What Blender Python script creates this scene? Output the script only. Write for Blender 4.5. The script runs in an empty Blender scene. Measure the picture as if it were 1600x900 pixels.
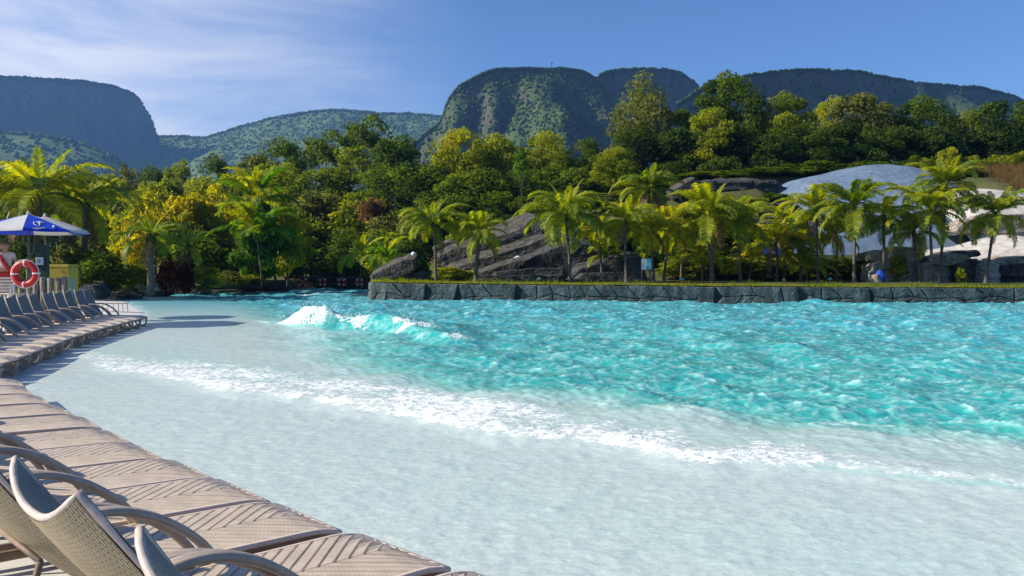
import bpy, bmesh, math, random
import numpy as np
from mathutils import Vector, Matrix, Euler
random.seed(7); np.random.seed(7)
R = math.radians
sc = bpy.context.scene
COL = sc.collection
PI = math.pi

# ------------------------------------------------------------------ camera
CAMH = 1.65
HAZE = 0.00016
F = 1250.0                                   # focal length in photo pixels (1600 wide)
PITCH = math.atan(30.0 / F)
cam = bpy.data.cameras.new('camera')
cam.sensor_width = 36.0
cam.lens = 36.0 * F / 1600.0
cam.clip_start = 0.05
cam.clip_end = 9000.0
camo = bpy.data.objects.new('camera', cam); COL.objects.link(camo)
camo.location = (0, 0, CAMH)
camo.rotation_euler = (PI / 2 - PITCH, 0, 0)
sc.camera = camo

# ------------------------------------------------------------------ light
SUN_EL, SUN_AZ = R(31), R(-97)               # azimuth measured from +Y, negative to the left
wd = bpy.data.worlds.new("World"); sc.world = wd; wd.use_nodes = True
wn, wl = wd.node_tree.nodes, wd.node_tree.links
bg = wn['Background']; bg.inputs[1].default_value = 0.080
sky = wn.new('ShaderNodeTexSky'); sky.sky_type = 'NISHITA'; sky.sun_disc = False
sky.sun_elevation = SUN_EL; sky.sun_rotation = SUN_AZ
sky.air_density = 1.0; sky.dust_density = 0.35; sky.ozone_density = 4.5; sky.altitude = 300
# thin cirrus veil, denser towards the sun side
tc = wn.new('ShaderNodeTexCoord')
mp = wn.new('ShaderNodeMapping'); mp.inputs['Scale'].default_value = (1.6, 1.6, 7.0); mp.inputs['Rotation'].default_value = (0.0, 0.22, 0.3)
wl.new(tc.outputs['Generated'], mp.inputs['Vector'])
nz = wn.new('ShaderNodeTexNoise'); nz.inputs['Scale'].default_value = 2.2; nz.inputs['Detail'].default_value = 7; nz.inputs['Roughness'].default_value = 0.58
nz.inputs['Distortion'].default_value = 0.5
wl.new(mp.outputs[0], nz.inputs['Vector'])
sunv = wn.new('ShaderNodeVectorMath'); sunv.operation = 'DOT_PRODUCT'
SUNDIR = Vector((math.sin(SUN_AZ) * math.cos(SUN_EL), math.cos(SUN_AZ) * math.cos(SUN_EL), math.sin(SUN_EL)))
hd = Vector((-0.85, 0.52, 0.05)).normalized()
sunv.inputs[1].default_value = hd
wl.new(tc.outputs['Generated'], sunv.inputs[0])
mr = wn.new('ShaderNodeMapRange'); mr.inputs['From Min'].default_value = 0.52; mr.inputs['From Max'].default_value = 0.90
mr.interpolation_type = 'SMOOTHSTEP'
wl.new(sunv.outputs['Value'], mr.inputs['Value'])
mr2 = wn.new('ShaderNodeMapRange'); mr2.inputs['From Min'].default_value = 0.22; mr2.inputs['From Max'].default_value = 0.60
wl.new(nz.outputs['Fac'], mr2.inputs['Value'])
mm = wn.new('ShaderNodeMath'); mm.operation = 'MULTIPLY'
wl.new(mr.outputs[0], mm.inputs[0]); wl.new(mr2.outputs[0], mm.inputs[1])
mm2 = wn.new('ShaderNodeMath'); mm2.operation = 'MULTIPLY'; mm2.inputs[1].default_value = 0.95
wl.new(mm.outputs[0], mm2.inputs[0])
tint = wn.new('ShaderNodeMix'); tint.data_type = 'RGBA'; tint.blend_type = 'MULTIPLY'; tint.inputs[0].default_value = 1.0
wl.new(sky.outputs[0], tint.inputs[6]); tint.inputs[7].default_value = (0.80, 0.96, 1.20, 1)
mx = wn.new('ShaderNodeMix'); mx.data_type = 'RGBA'
wl.new(mm2.outputs[0], mx.inputs[0]); wl.new(tint.outputs[2], mx.inputs[6])
mx.inputs[7].default_value = (7.0, 7.2, 8.1, 1)
wl.new(mx.outputs[2], bg.inputs[0])

sl = bpy.data.lights.new('sun', 'SUN'); sl.energy = 5.0; sl.angle = R(0.5); sl.color = (1.0, 0.91, 0.75)
so = bpy.data.objects.new('sun', sl); COL.objects.link(so)
so.rotation_euler = (-SUNDIR).to_track_quat('-Z', 'Y').to_euler()
so.location = (-30, 10, 40)

vs = sc.view_settings
vs.view_transform = 'Standard'; vs.look = 'None'; vs.exposure = 0.64; vs.gamma = 1.0; vs.use_curve_mapping = False
sc.cycles.max_bounces = 6; sc.cycles.diffuse_bounces = 3; sc.cycles.glossy_bounces = 2
sc.cycles.transmission_bounces = 3; sc.cycles.transparent_max_bounces = 6; sc.cycles.volume_bounces = 0
sc.cycles.caustics_reflective = False; sc.cycles.caustics_refractive = False
sc.cycles.sample_clamp_indirect = 4.0

# ------------------------------------------------------------------ helpers
RT = Vector((1, 0, 0)); FW = Vector((0, math.cos(PITCH), -math.sin(PITCH))); UP = Vector((0, math.sin(PITCH), math.cos(PITCH)))
def ray(px, py):
    return FW + RT * ((px - 800) / F) + UP * ((450 - py) / F)
def P(px, py, y):                             # real point at depth y seen at a photo pixel
    d = ray(px, py); return Vector((0, 0, CAMH)) + d * (y / d.y)
def G(px, py, z=0.0):                         # real point at height z
    d = ray(px, py); return Vector((0, 0, CAMH)) + d * ((z - CAMH) / d.z)

def mesh_np(name, verts, faces, smooth=False, mat=None):
    """verts (n,3); faces (m,k) array or list of lists"""
    me = bpy.data.meshes.new(name)
    if isinstance(faces, np.ndarray):
        v = np.asarray(verts, dtype=np.float32); n, k = faces.shape
        me.vertices.add(len(v)); me.vertices.foreach_set('co', v.ravel())
        me.loops.add(n * k); me.loops.foreach_set('vertex_index', faces.astype(np.int32).ravel())
        me.polygons.add(n); me.polygons.foreach_set('loop_start', np.arange(0, n * k, k, dtype=np.int32))
        me.polygons.foreach_set('loop_total', np.full(n, k, dtype=np.int32))
        me.update(calc_edges=True)
    else:
        me.from_pydata([tuple(map(float, p)) for p in verts], [], [tuple(map(int, f)) for f in faces]); me.update()
    if smooth: me.shade_smooth()
    if mat: me.materials.append(mat)
    return me
def fattr(me, name, data):
    a = me.attributes.new(name, 'FLOAT', 'POINT'); a.data.foreach_set('value', np.asarray(data, dtype=np.float32))
def link(name, me, parent=None, loc=None, rot=None, scale=None):
    o = bpy.data.objects.new(name, me); COL.objects.link(o)
    if parent: o.parent = parent
    if loc is not None: o.location = loc
    if rot is not None: o.rotation_euler = rot
    if scale is not None: o.scale = scale
    return o
def tag(o, label=None, cat=None, group=None, kind=None):
    if label: o['label'] = label
    if cat: o['category'] = cat
    if group: o['group'] = group
    if kind: o['kind'] = kind
    return o
def thing(name, label, cat, loc=(0, 0, 0), rz=0, group=None):
    o = link(name, None, None, loc, (0, 0, rz)); o.empty_display_size = 0.2
    return tag(o, label, cat, group)
KIDS = {}
def reg(child):                                # children registry so copying never walks the whole scene
    KIDS.setdefault(child.parent.name, []).append(child); return child
def part(name, me, parent, loc=None, rot=None, scale=None):
    return reg(link(name, me, parent, loc, rot, scale))
def copy_tree(o, parent=None):
    c = o.copy(); COL.objects.link(c)
    if parent: c.parent = parent; reg(c)
    for ch in KIDS.get(o.name, []): copy_tree(ch, c)
    return c
def setmat(o, m):
    o.material_slots[0].link = 'OBJECT'; o.material_slots[0].material = m

class MB:                                      # mesh collector
    def __init__(s): s.v = []; s.f = []
    def add(s, v, f):
        b = len(s.v); s.v += [tuple(p) for p in v]; s.f += [tuple(i + b for i in q) for q in f]
    def box(s, c, d, rz=0.0, M=None, taper=1.0):
        x, y, z = d[0] / 2, d[1] / 2, d[2] / 2
        pts = [(-x, -y, -z), (x, -y, -z), (x, y, -z), (-x, y, -z)] + [(a * taper, b * taper, z) for a, b in ((-x, -y), (x, -y), (x, y), (-x, y))]
        m = Matrix.Rotation(rz, 3, 'Z') if M is None else M
        s.add([m @ Vector(p) + Vector(c) for p in pts], [(3, 2, 1, 0), (4, 5, 6, 7), (0, 1, 5, 4), (1, 2, 6, 5), (2, 3, 7, 6), (3, 0, 4, 7)])
    def sweep(s, path, sec, closed=False, up=Vector((0, 0, 1)), scales=None):
        """sweep a 2D section [(a,b)..] along path; a along side, b along normal"""
        n = len(path); k = len(sec); path = [Vector(p) for p in path]; vs_ = []
        for i, p in enumerate(path):
            if closed: t = path[(i + 1) % n] - path[i - 1]
            else: t = path[min(i + 1, n - 1)] - path[max(i - 1, 0)]
            t.normalize(); side = t.cross(up)
            if side.length < 1e-4: side = t.cross(Vector((0, 1, 0.01)))
            side.normalize(); nn = side.cross(t); sc_ = 1.0 if scales is None else scales[i]
            vs_ += [p + side * a * sc_ + nn * b * sc_ for a, b in sec]
        fs = []
        for i in range(n if closed else n - 1):
            j = (i + 1) % n
            for q in range(k):
                r = (q + 1) % k; fs.append((i * k + q, i * k + r, j * k + r, j * k + q))
        if not closed:
            fs.append(tuple(reversed(range(k)))); fs.append(tuple((n - 1) * k + q for q in range(k)))
        s.add(vs_, fs)
    def tube(s, path, r, k=8, closed=False, radii=None):
        sec = [(math.cos(2 * PI * q / k), math.sin(2 * PI * q / k)) for q in range(k)]
        rad = radii if radii is not None else [r] * len(path)
        t0 = Vector(path[-1]) - Vector(path[0]); up = Vector((0, 0, 1)) if abs(t0.normalized().z) < 0.9 or closed else Vector((0.2, 1, 0))
        s.sweep(path, sec, closed, up, rad)
    def ico(s, c, r, sq=(1, 1, 1)):
        t = (1 + 5 ** .5) / 2
        V = [(-1, t, 0), (1, t, 0), (-1, -t, 0), (1, -t, 0), (0, -1, t), (0, 1, t), (0, -1, -t), (0, 1, -t), (t, 0, -1), (t, 0, 1), (-t, 0, -1), (-t, 0, 1)]
        k = r / math.sqrt(1 + t * t)
        s.add([(c[0] + p[0] * k * sq[0], c[1] + p[1] * k * sq[1], c[2] + p[2] * k * sq[2]) for p in V],
              [(0, 11, 5), (0, 5, 1), (0, 1, 7), (0, 7, 10), (0, 10, 11), (1, 5, 9), (5, 11, 4), (11, 10, 2), (10, 7, 6), (7, 1, 8), (3, 9, 4), (3, 4, 2), (3, 2, 6), (3, 6, 8), (3, 8, 9), (4, 9, 5), (2, 4, 11), (6, 2, 10), (8, 6, 7), (9, 8, 1)])
    def mesh(s, name, mat=None, smooth=False): return mesh_np(name, s.v, s.f, smooth, mat)
    def build(s, name, mat, parent=None, smooth=False, loc=None, rot=None):
        me = s.mesh(name, mat, smooth)
        return part(name, me, parent, loc, rot) if parent else link(name, me, None, loc, rot)

# ---- vectorised value noise
def _h(ix, iy, iz, seed):
    n = (ix.astype(np.int64) * 374761393 + iy.astype(np.int64) * 668265263 + iz.astype(np.int64) * 2147483647 + seed * 1274126177) & 0xffffffff
    n = ((n ^ (n >> 13)) * 1274126177) & 0xffffffff; n = (n ^ (n >> 16)) & 0xffffffff
    return n.astype(np.float64) / 4294967295.0
def vn(x, y, z=None, seed=0):
    x = np.asarray(x, float); y = np.asarray(y, float); z = np.zeros_like(x) if z is None else np.asarray(z, float)
    ix, iy, iz = np.floor(x), np.floor(y), np.floor(z); fx, fy, fz = x - ix, y - iy, z - iz
    fx, fy, fz = [t * t * t * (t * (t * 6 - 15) + 10) for t in (fx, fy, fz)]
    o = 0
    for a in (0, 1):
        for b in (0, 1):
            for c in (0, 1):
                o = o + _h(ix + a, iy + b, iz + c, seed) * (fx if a else 1 - fx) * (fy if b else 1 - fy) * (fz if c else 1 - fz)
    return o * 2 - 1
def fbm(x, y, z=None, seed=0, oct=4, gain=0.5):
    s = 0; a = 1.0; f = 1.0; t = 0
    for i in range(oct):
        s = s + a * vn(np.asarray(x) * f, np.asarray(y) * f, None if z is None else np.asarray(z) * f, seed + i); t += a; a *= gain; f *= 2.03
    return s / t
def sst(a, b, x):
    t = np.clip((np.asarray(x, float) - a) / (b - a), 0, 1); return t * t * (3 - 2 * t)
def poly_dist(pts, x, y):
    """signed distance to polyline, positive on its right side; also arc length at the nearest point"""
    best = np.full(x.shape, 1e9); sg = np.ones(x.shape); al = np.zeros(x.shape); L = 0
    for (x0, y0), (x1, y1) in zip(pts[:-1], pts[1:]):
        dx, dy = x1 - x0, y1 - y0; l = math.hypot(dx, dy)
        t = np.clip(((x - x0) * dx + (y - y0) * dy) / l ** 2, 0, 1)
        d = np.hypot(x - x0 - t * dx, y - y0 - t * dy); m = d < best - 1e-9
        best = np.where(m, d, best); cr = (x - x0) * dy - (y - y0) * dx
        sg = np.where(m, np.where(cr >= 0, 1, -1), sg); al = np.where(m, L + t * l, al); L += l
    return best * sg, al
def in_poly(poly, x, y):
    c = np.zeros(x.shape, bool); n = len(poly)
    for i in range(n):
        x0, y0 = poly[i]; x1, y1 = poly[(i + 1) % n]
        if y0 == y1: continue
        c ^= ((y0 > y) != (y1 > y)) & (x < (x1 - x0) * (y - y0) / (y1 - y0) + x0)
    return c

# ------------------------------------------------------------------ materials
def nodemat(name):
    m = bpy.data.materials.new(name); m.use_nodes = True
    return m, m.node_tree.nodes, m.node_tree.links, m.node_tree.nodes['Principled BSDF']
def ramp(n, stops):
    r = n.new('ShaderNodeValToRGB'); e = r.color_ramp.elements
    while len(e) < len(stops): e.new(0.5)
    for el, (p, c) in zip(e, stops): el.position = p; el.color = (*c, 1)
    return r
def rough_mat(name, c1, c2, scale=4.0, rough=0.85, bump=0.4, detail=6, dist=0.02, coord='Object', spec=0.3, c3=None, stretch=(1, 1, 1)):
    m, n, l, b = nodemat(name)
    t = n.new('ShaderNodeTexCoord'); mp_ = n.new('ShaderNodeMapping'); mp_.inputs['Scale'].default_value = stretch
    l.new(t.outputs[coord], mp_.inputs[0])
    z = n.new('ShaderNodeTexNoise'); z.inputs['Scale'].default_value = scale; z.inputs['Detail'].default_value = detail; z.inputs['Roughness'].default_value = 0.62
    l.new(mp_.outputs[0], z.inputs['Vector'])
    st = [(0.3, c1), (0.7, c2)] if c3 is None else [(0.28, c1), (0.5, c2), (0.72, c3)]
    r = ramp(n, st); l.new(z.outputs['Fac'], r.inputs[0]); l.new(r.outputs[0], b.inputs['Base Color'])
    b.inputs['Roughness'].default_value = rough; b.inputs['Specular IOR Level'].default_value = spec
    if bump:
        z2 = n.new('ShaderNodeTexNoise'); z2.inputs['Scale'].default_value = scale * 5; z2.inputs['Detail'].default_value = 5
        l.new(mp_.outputs[0], z2.inputs['Vector'])
        bp = n.new('ShaderNodeBump'); bp.inputs['Strength'].default_value = bump; bp.inputs['Distance'].default_value = dist
        l.new(z2.outputs['Fac'], bp.inputs['Height']); l.new(bp.outputs[0], b.inputs['Normal'])
    return m
def leaf_mat(name, c1, c2, c3, trans=0.5, rough=0.60, spec=0.14):
    m, n, l, b = nodemat(name)
    a = n.new('ShaderNodeAttribute'); a.attribute_name = 'lv'
    oi = n.new('ShaderNodeObjectInfo')
    ad = n.new('ShaderNodeMath'); ad.operation = 'MULTIPLY_ADD'; ad.inputs[1].default_value = 0.30
    l.new(oi.outputs['Random'], ad.inputs[0]); l.new(a.outputs['Fac'], ad.inputs[2])
    sb = n.new('ShaderNodeMath'); sb.operation = 'SUBTRACT'; sb.inputs[1].default_value = 0.15; l.new(ad.outputs[0], sb.inputs[0])
    r = ramp(n, [(0.05, c1), (0.5, c2), (0.95, c3)]); l.new(sb.outputs[0], r.inputs[0])
    l.new(r.outputs[0], b.inputs['Base Color'])
    b.inputs['Roughness'].default_value = rough; b.inputs['Specular IOR Level'].default_value = spec
    tr = n.new('ShaderNodeBsdfTranslucent')
    hs = n.new('ShaderNodeHueSaturation'); hs.inputs['Hue'].default_value = 0.485; hs.inputs['Saturation'].default_value = 1.12; hs.inputs['Value'].default_value = 2.0
    l.new(r.outputs[0], hs.inputs['Color']); l.new(hs.outputs[0], tr.inputs[0])
    mxs = n.new('ShaderNodeMixShader'); mxs.inputs[0].default_value = trans
    l.new(b.outputs[0], mxs.inputs[1]); l.new(tr.outputs[0], mxs.inputs[2])
    l.new(mxs.outputs[0], n['Material Output'].inputs[0])
    return m
M = {}
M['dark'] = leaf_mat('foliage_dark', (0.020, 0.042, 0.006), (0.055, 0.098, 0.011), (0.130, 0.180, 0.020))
M['mid'] = leaf_mat('foliage_mid', (0.050, 0.085, 0.008), (0.135, 0.185, 0.014), (0.260, 0.280, 0.024))
M['bright'] = leaf_mat('foliage_bright', (0.090, 0.130, 0.010), (0.220, 0.260, 0.016), (0.370, 0.350, 0.028))
M['vivid'] = leaf_mat('foliage_vivid', (0.026, 0.078, 0.009), (0.060, 0.150, 0.014), (0.140, 0.240, 0.024))
M['olive'] = leaf_mat('foliage_olive', (0.050, 0.065, 0.014), (0.110, 0.130, 0.028), (0.190, 0.200, 0.050))
M['yellow'] = leaf_mat('foliage_yellow', (0.180, 0.200, 0.012), (0.340, 0.320, 0.016), (0.480, 0.390, 0.024), 0.55)
M['red'] = leaf_mat('foliage_red', (0.035, 0.012, 0.006), (0.115, 0.020, 0.012), (0.240, 0.070, 0.025))
M['brown'] = leaf_mat('foliage_dry', (0.090, 0.060, 0.022), (0.170, 0.110, 0.038), (0.260, 0.170, 0.060))
M['palm'] = leaf_mat('palm_green', (0.080, 0.135, 0.010), (0.200, 0.255, 0.018), (0.370, 0.360, 0.032), 0.5, 0.5, 0.22)
M['palmy'] = leaf_mat('palm_yellowing', (0.115, 0.170, 0.010), (0.250, 0.300, 0.016), (0.430, 0.410, 0.026), 0.5, 0.5, 0.22)
M['palmo'] = leaf_mat('palm_golden', (0.170, 0.190, 0.010), (0.320, 0.310, 0.014), (0.470, 0.390, 0.025), 0.5, 0.5, 0.2)
M['palmd'] = leaf_mat('palm_deep', (0.045, 0.095, 0.010), (0.115, 0.180, 0.016), (0.240, 0.280, 0.030), 0.42, 0.5, 0.25)
M['dead'] = leaf_mat('palm_dead', (0.070, 0.045, 0.020), (0.150, 0.095, 0.045), (0.240, 0.160, 0.080), 0.2, 0.8, 0.2)
M['bark'] = rough_mat('bark', (0.060, 0.045, 0.035), (0.170, 0.140, 0.110), 6.0, 0.9, 0.6, stretch=(1, 1, 3))
M['palmbark'] = rough_mat('palm_bark', (0.055, 0.044, 0.036), (0.165, 0.140, 0.115), 5.0, 0.9, 0.6, stretch=(1, 1, 6))
M['rock'] = rough_mat('rock_grey', (0.040, 0.037, 0.033), (0.100, 0.092, 0.080), 1.7, 0.9, 1.0, 10, 0.16, c3=(0.165, 0.15, 0.128))
M['rockdark'] = rough_mat('rock_dark', (0.028, 0.030, 0.033), (0.065, 0.067, 0.070), 1.4, 0.85, 0.9, 9, 0.10, c3=(0.105, 0.10, 0.097))
M['rockwarm'] = rough_mat('rock_warm', (0.190, 0.155, 0.125), (0.360, 0.310, 0.260), 1.3, 0.9, 0.8, 9, 0.06, c3=(0.52, 0.46, 0.40))
M['rockpale'] = rough_mat('rock_pale', (0.250, 0.235, 0.215), (0.420, 0.400, 0.370), 1.0, 0.9, 0.6, 9, 0.05)
M['stone'] = rough_mat('wall_stone', (0.036, 0.052, 0.056), (0.085, 0.110, 0.115), 2.2, 0.8, 0.9, 9, 0.06, c3=(0.150, 0.170, 0.165))
M['mortar'] = rough_mat('wall_mortar', (0.018, 0.022, 0.024), (0.040, 0.045, 0.048), 5.0, 0.9, 0.4)
M['whitepaint'] = rough_mat('white_painted_concrete', (0.66, 0.66, 0.65), (0.80, 0.79, 0.77), 0.7, 0.75, 0.5, 8, 0.03, c3=(0.84, 0.83, 0.81))
M['moundshade'] = rough_mat('pale_concrete_shade_tint', (0.105, 0.155, 0.24), (0.140, 0.200, 0.30), 0.6, 0.8, 0.6, 9, 0.06, c3=(0.175, 0.235, 0.33))  # pale concrete with the mound's blue shade painted into its colour
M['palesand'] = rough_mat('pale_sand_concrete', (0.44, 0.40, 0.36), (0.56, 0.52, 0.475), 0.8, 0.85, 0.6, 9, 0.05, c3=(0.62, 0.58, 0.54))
M['shadegreen'] = leaf_mat('foliage_shaded', (0.010, 0.026, 0.005), (0.028, 0.060, 0.009), (0.075, 0.115, 0.016))  # darker leaf copy: deep shade of the massed wood put into the colour
def weather(m, crack=1.6, strength=0.75, stain=0.6):
    """cracks and run down stains on rock, keyed to the material's own position"""
    n, l = m.node_tree.nodes, m.node_tree.links; bs = n['Principled BSDF']; src = bs.inputs['Base Color'].links[0].from_socket
    gn = n.new('ShaderNodeNewGeometry'); w = n.new('ShaderNodeTexNoise'); w.inputs['Scale'].default_value = 1.3; w.inputs['Detail'].default_value = 5; l.new(gn.outputs['Position'], w.inputs['Vector'])
    ad = n.new('ShaderNodeVectorMath'); ad.operation = 'MULTIPLY_ADD'; l.new(w.outputs['Color'], ad.inputs[0]); ad.inputs[1].default_value = (0.9, 0.9, 0.9); l.new(gn.outputs['Position'], ad.inputs[2])
    mpg = n.new('ShaderNodeMapping'); mpg.inputs['Scale'].default_value = (1, 1, 2.2); l.new(ad.outputs[0], mpg.inputs[0])
    v = n.new('ShaderNodeTexVoronoi'); v.feature = 'DISTANCE_TO_EDGE'; v.inputs['Scale'].default_value = crack; l.new(mpg.outputs[0], v.inputs['Vector'])
    r1 = ramp(n, [(0.0, (1 - strength,) * 3), (0.055, (1, 1, 1))]); l.new(v.outputs['Distance'], r1.inputs[0])
    mps = n.new('ShaderNodeMapping'); mps.inputs['Scale'].default_value = (1.6, 1.6, 0.22); l.new(gn.outputs['Position'], mps.inputs[0])
    s = n.new('ShaderNodeTexNoise'); s.inputs['Scale'].default_value = 1.4; s.inputs['Detail'].default_value = 7; l.new(mps.outputs[0], s.inputs['Vector'])
    r2 = ramp(n, [(0.36, (1 - stain, 1 - stain * 0.95, 1 - stain)), (0.60, (1, 1, 1))]); l.new(s.outputs['Fac'], r2.inputs[0])
    out = src
    for r_ in (r1, r2):
        q = n.new('ShaderNodeMix'); q.data_type = 'RGBA'; q.blend_type = 'MULTIPLY'; q.inputs[0].default_value = 1.0; l.new(out, q.inputs[6]); l.new(r_.outputs[0], q.inputs[7]); out = q.outputs[2]
    l.new(out, bs.inputs['Base Color'])
for nm, cr, st, sn in (('rock', 1.1, 0.7, 0.5), ('rockdark', 1.0, 0.7, 0.5), ('rockwarm', 1.5, 0.7, 0.45), ('rockpale', 1.2, 0.6, 0.5), ('stone', 4.0, 0.35, 0.55), ('moundshade', 0.15, 0.0, 0.30), ('palesand', 0.3, 0.0, 0.30)): weather(M[nm], cr, st, sn)
# ================================================================== SETTING
# shoreline of the beach side of the pool (land on its left), far shore and bank wall, world metres
SHORE = [(6.0, -3.2), (2.6, 0.4), (0.4, 2.75), (-0.7, 3.75), (-2.3, 5.2), (-4.0, 6.9), (-5.6, 8.7), (-6.6, 10.2), (-7.9, 12.4),
         (-9.1, 15.9), (-9.9, 18.8), (-11.2, 23.2), (-14.0, 30.0), (-19.6, 40.2), (-25.0, 46.5)]
FARSHORE = [(-25.0, 46.5), (-25.2, 49.5), (-21.5, 53.0), (-19.3, 57.0), (-17.5, 63.5), (-13.0, 68.5), (-6.5, 69.0)]
WALL = [(-6.4, 66.0), (-6.8, 58.0), (-7.5, 50.0), (-8.05, 45.2), (-7.6, 43.3), (-6.6, 42.5), (-3.0, 41.7), (2.0, 40.8), (8.0, 39.9), (14.0, 39.1), (20.0, 38.6), (27.0, 38.1), (36.0, 37.6), (46.0, 37.2)]
POOLPOLY = SHORE + FARSHORE[1:] + WALL + [(60.0, 30.0), (60.0, -3.2)]

def terrain(x, y):
    x = np.asarray(x, float); y = np.asarray(y, float)
    hh = np.interp(x, [-60, -48, -36, -27, -21, -12, 0, 9, 15, 22, 34, 48, 70], [2.4, 2.4, 2.6, 4.6, 6.6, 6.4, 5.6, 7.2, 8.6, 9.0, 8.8, 8.6, 9.0])
    y0 = np.interp(x, [-40, -20, -8, 0, 12, 24, 40], [66, 66, 60, 52, 51, 50, 49])
    z = 0.86 + hh * sst(0, 1, (y - y0) / np.interp(x, [-30, 0, 20], [30, 22, 21]))
    z = np.where(x < -8, np.interp(y, [0, 24, 50, 60], [0.03, 0.06, 0.35, 0.7]) + (z - 0.86), z)
    z = z + 0.12 * fbm(x * 0.15, y * 0.15, None, 5, 3) * sst(46, 60, y)
    cap = sst(20.5, 22.5, x) * (1 - sst(36, 39, x)) * (1 - sst(69.0, 71.0, y)) * sst(50, 54, y)
    z = z * (1 - cap) + np.minimum(z, 5.5) * cap
    return z - (hh * 0.9 + 2.5) * sst(115, 260, y)
def tz(x, y): return float(terrain(np.array([float(x)]), np.array([float(y)]))[0])

# ---- ground: one sheet to the horizon
def axis(a):
    return np.array(a)
gx = np.concatenate([-np.geomspace(2600, 62, 26), np.arange(-60, 62, 1.0), np.geomspace(63, 2600, 26)])
gy = np.concatenate([-np.geomspace(400, 12, 8), np.arange(-10, 130, 1.0), np.geomspace(131, 2480, 30)])
X, Y = np.meshgrid(gx, gy); x = X.ravel(); y = Y.ravel()
z = terrain(x, y)
inside = in_poly(POOLPOLY, x, y)
ds, _ = poly_dist(SHORE, x, y)
dw, _ = poly_dist(WALL, x, y)
z = np.where(inside | ((np.abs(dw) < 2.2) & (y < 64)), -1.4, z)
z = np.where((~inside) & (ds < 0) & (ds > -9) & (y < 47), np.minimum(z, 0.0) - 0.06, z)    # the pool deck lies above it
nx, ny = len(gx), len(gy)
idx = np.arange(nx * ny).reshape(ny, nx)
fc = np.stack([idx[:-1, :-1], idx[:-1, 1:], idx[1:, 1:], idx[1:, :-1]], -1).reshape(-1, 4)
M['ground'] = rough_mat('ground_soil_grass', (0.030, 0.040, 0.012), (0.070, 0.075, 0.022), 0.6, 0.95, 0.6, 9, 0.08, c3=(0.120, 0.095, 0.045))
g = link('ground', mesh_np('ground', np.stack([x, y, z], 1), fc, True, M['ground'])); tag(g, kind='structure')

# ---- pool deck: pale concrete apron under the loungers, sloping into the water
def offset_poly(pts, d):
    out = []
    for i, p in enumerate(pts):
        a = Vector(pts[max(i - 1, 0)]); b = Vector(pts[min(i + 1, len(pts) - 1)]); t = (b - a).normalized()
        out.append((p[0] + t.y * d, p[1] - t.x * d))
    return out
def resample(pts, step):
    pts = [Vector(p) for p in pts]; out = [pts[0]]; 
    for a, b in zip(pts[:-1], pts[1:]):
        n = max(1, int(round((b - a).length / step)))
        out += [a.lerp(b, (i + 1) / n) for i in range(n)]
    return [tuple(p) for p in out]
SH = resample(SHORE, 0.5)
rows = []
for d, zz in ((1.2, -0.16), (0.5, -0.05), (0.0, 0.012), (-1.0, 0.05), (-2.5, 0.085), (-4.5, 0.11), (-9.0, 0.13)):
    rows.append([(p[0], p[1], zz) for p in offset_poly(SH, d)])
v = [p for r_ in rows for p in r_]; k = len(SH)
f = [(a * k + i, (a + 1) * k + i, (a + 1) * k + i + 1, a * k + i + 1) for a in range(len(rows) - 1) for i in range(k - 1)]
M['deck'] = rough_mat('pool_deck_concrete', (0.50, 0.49, 0.46), (0.62, 0.61, 0.58), 1.5, 0.7, 0.4, 8, 0.01, c3=(0.68, 0.67, 0.64))
dk = link('pool_deck', mesh_np('pool_deck', v, f, True, M['deck'])); tag(dk, kind='structure')

# ---- water surface
def fft_tile(n, seed, k0, k1, p, stretch=1.0):
    rs = np.random.RandomState(seed)
    fx = np.fft.fftfreq(n) * n; KX, KY = np.meshgrid(fx * stretch, fx); kk = np.hypot(KX, KY); kk[0, 0] = 1
    amp = kk ** (-p) * (kk >= k0) * (kk <= k1)
    s = np.real(np.fft.ifft2(amp * np.exp(2j * PI * rs.rand(n, n)))); s /= s.std(); return s
def samp(tile, u, v):
    n = tile.shape[0]; u = (u % 1.0) * n; v = (v % 1.0) * n
    i = np.floor(u).astype(int); j = np.floor(v).astype(int); a = u - i; b = v - j; i %= n; j %= n; i2 = (i + 1) % n; j2 = (j + 1) % n
    return (tile[j, i] * (1 - a) + tile[j, i2] * a) * (1 - b) + (tile[j2, i] * (1 - a) + tile[j2, i2] * a) * b
T1 = fft_tile(1024, 3, 10, 150, 1.5); T2 = fft_tile(512, 11, 20, 200, 1.3); T3 = fft_tile(512, 23, 2, 14, 1.2)

SURF = [(-9.2, 16.0)] + [tuple(G(*q).xy) for q in ((100, 560), (200, 580), (340, 612), (520, 641), (600, 651), (700, 668), (800, 687), (1000, 716), (1100, 728), (1300, 741), (1600, 768))] + [(7.0, 4.2), (14, 1.5)]
BRK = [tuple(G(*q).xy) for q in ((425, 506), (455, 511), (530, 515), (590, 517), (660, 537), (720, 546), (800, 560), (900, 585))]
NR, NC = 820, 820
yy = np.geomspace(2.0, 72.0, NR)
cc = np.linspace(0, 1, NC)
XL = -0.70 * yy - 1.5; XR = 0.68 * yy + 10.0
X = XL[:, None] + (XR - XL)[:, None] * cc[None, :]; Y = np.repeat(yy[:, None], NC, 1)
x = X.ravel(); y = Y.ravel()
d, _ = poly_dist(SHORE, x, y)
dn = d + 0.7 * fbm(x * 0.35, y * 0.35, None, 40, 3) + 0.25 * fbm(x * 1.3, y * 1.3, None, 44, 2)
e1, a1 = poly_dist(SURF, x, y); e1 = -e1
e1 = e1 + 0.30 * fbm(a1 * 0.9, x * 0 + 3.3, None, 61, 3) + 0.12 * fbm(x * 2.6, y * 2.6, None, 65, 3)
e2, a2 = poly_dist(BRK, x, y); e2 = -e2
e2 = e2 + 0.35 * fbm(a2 * 0.8, x * 0 + 1.7, None, 71, 3)
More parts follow.
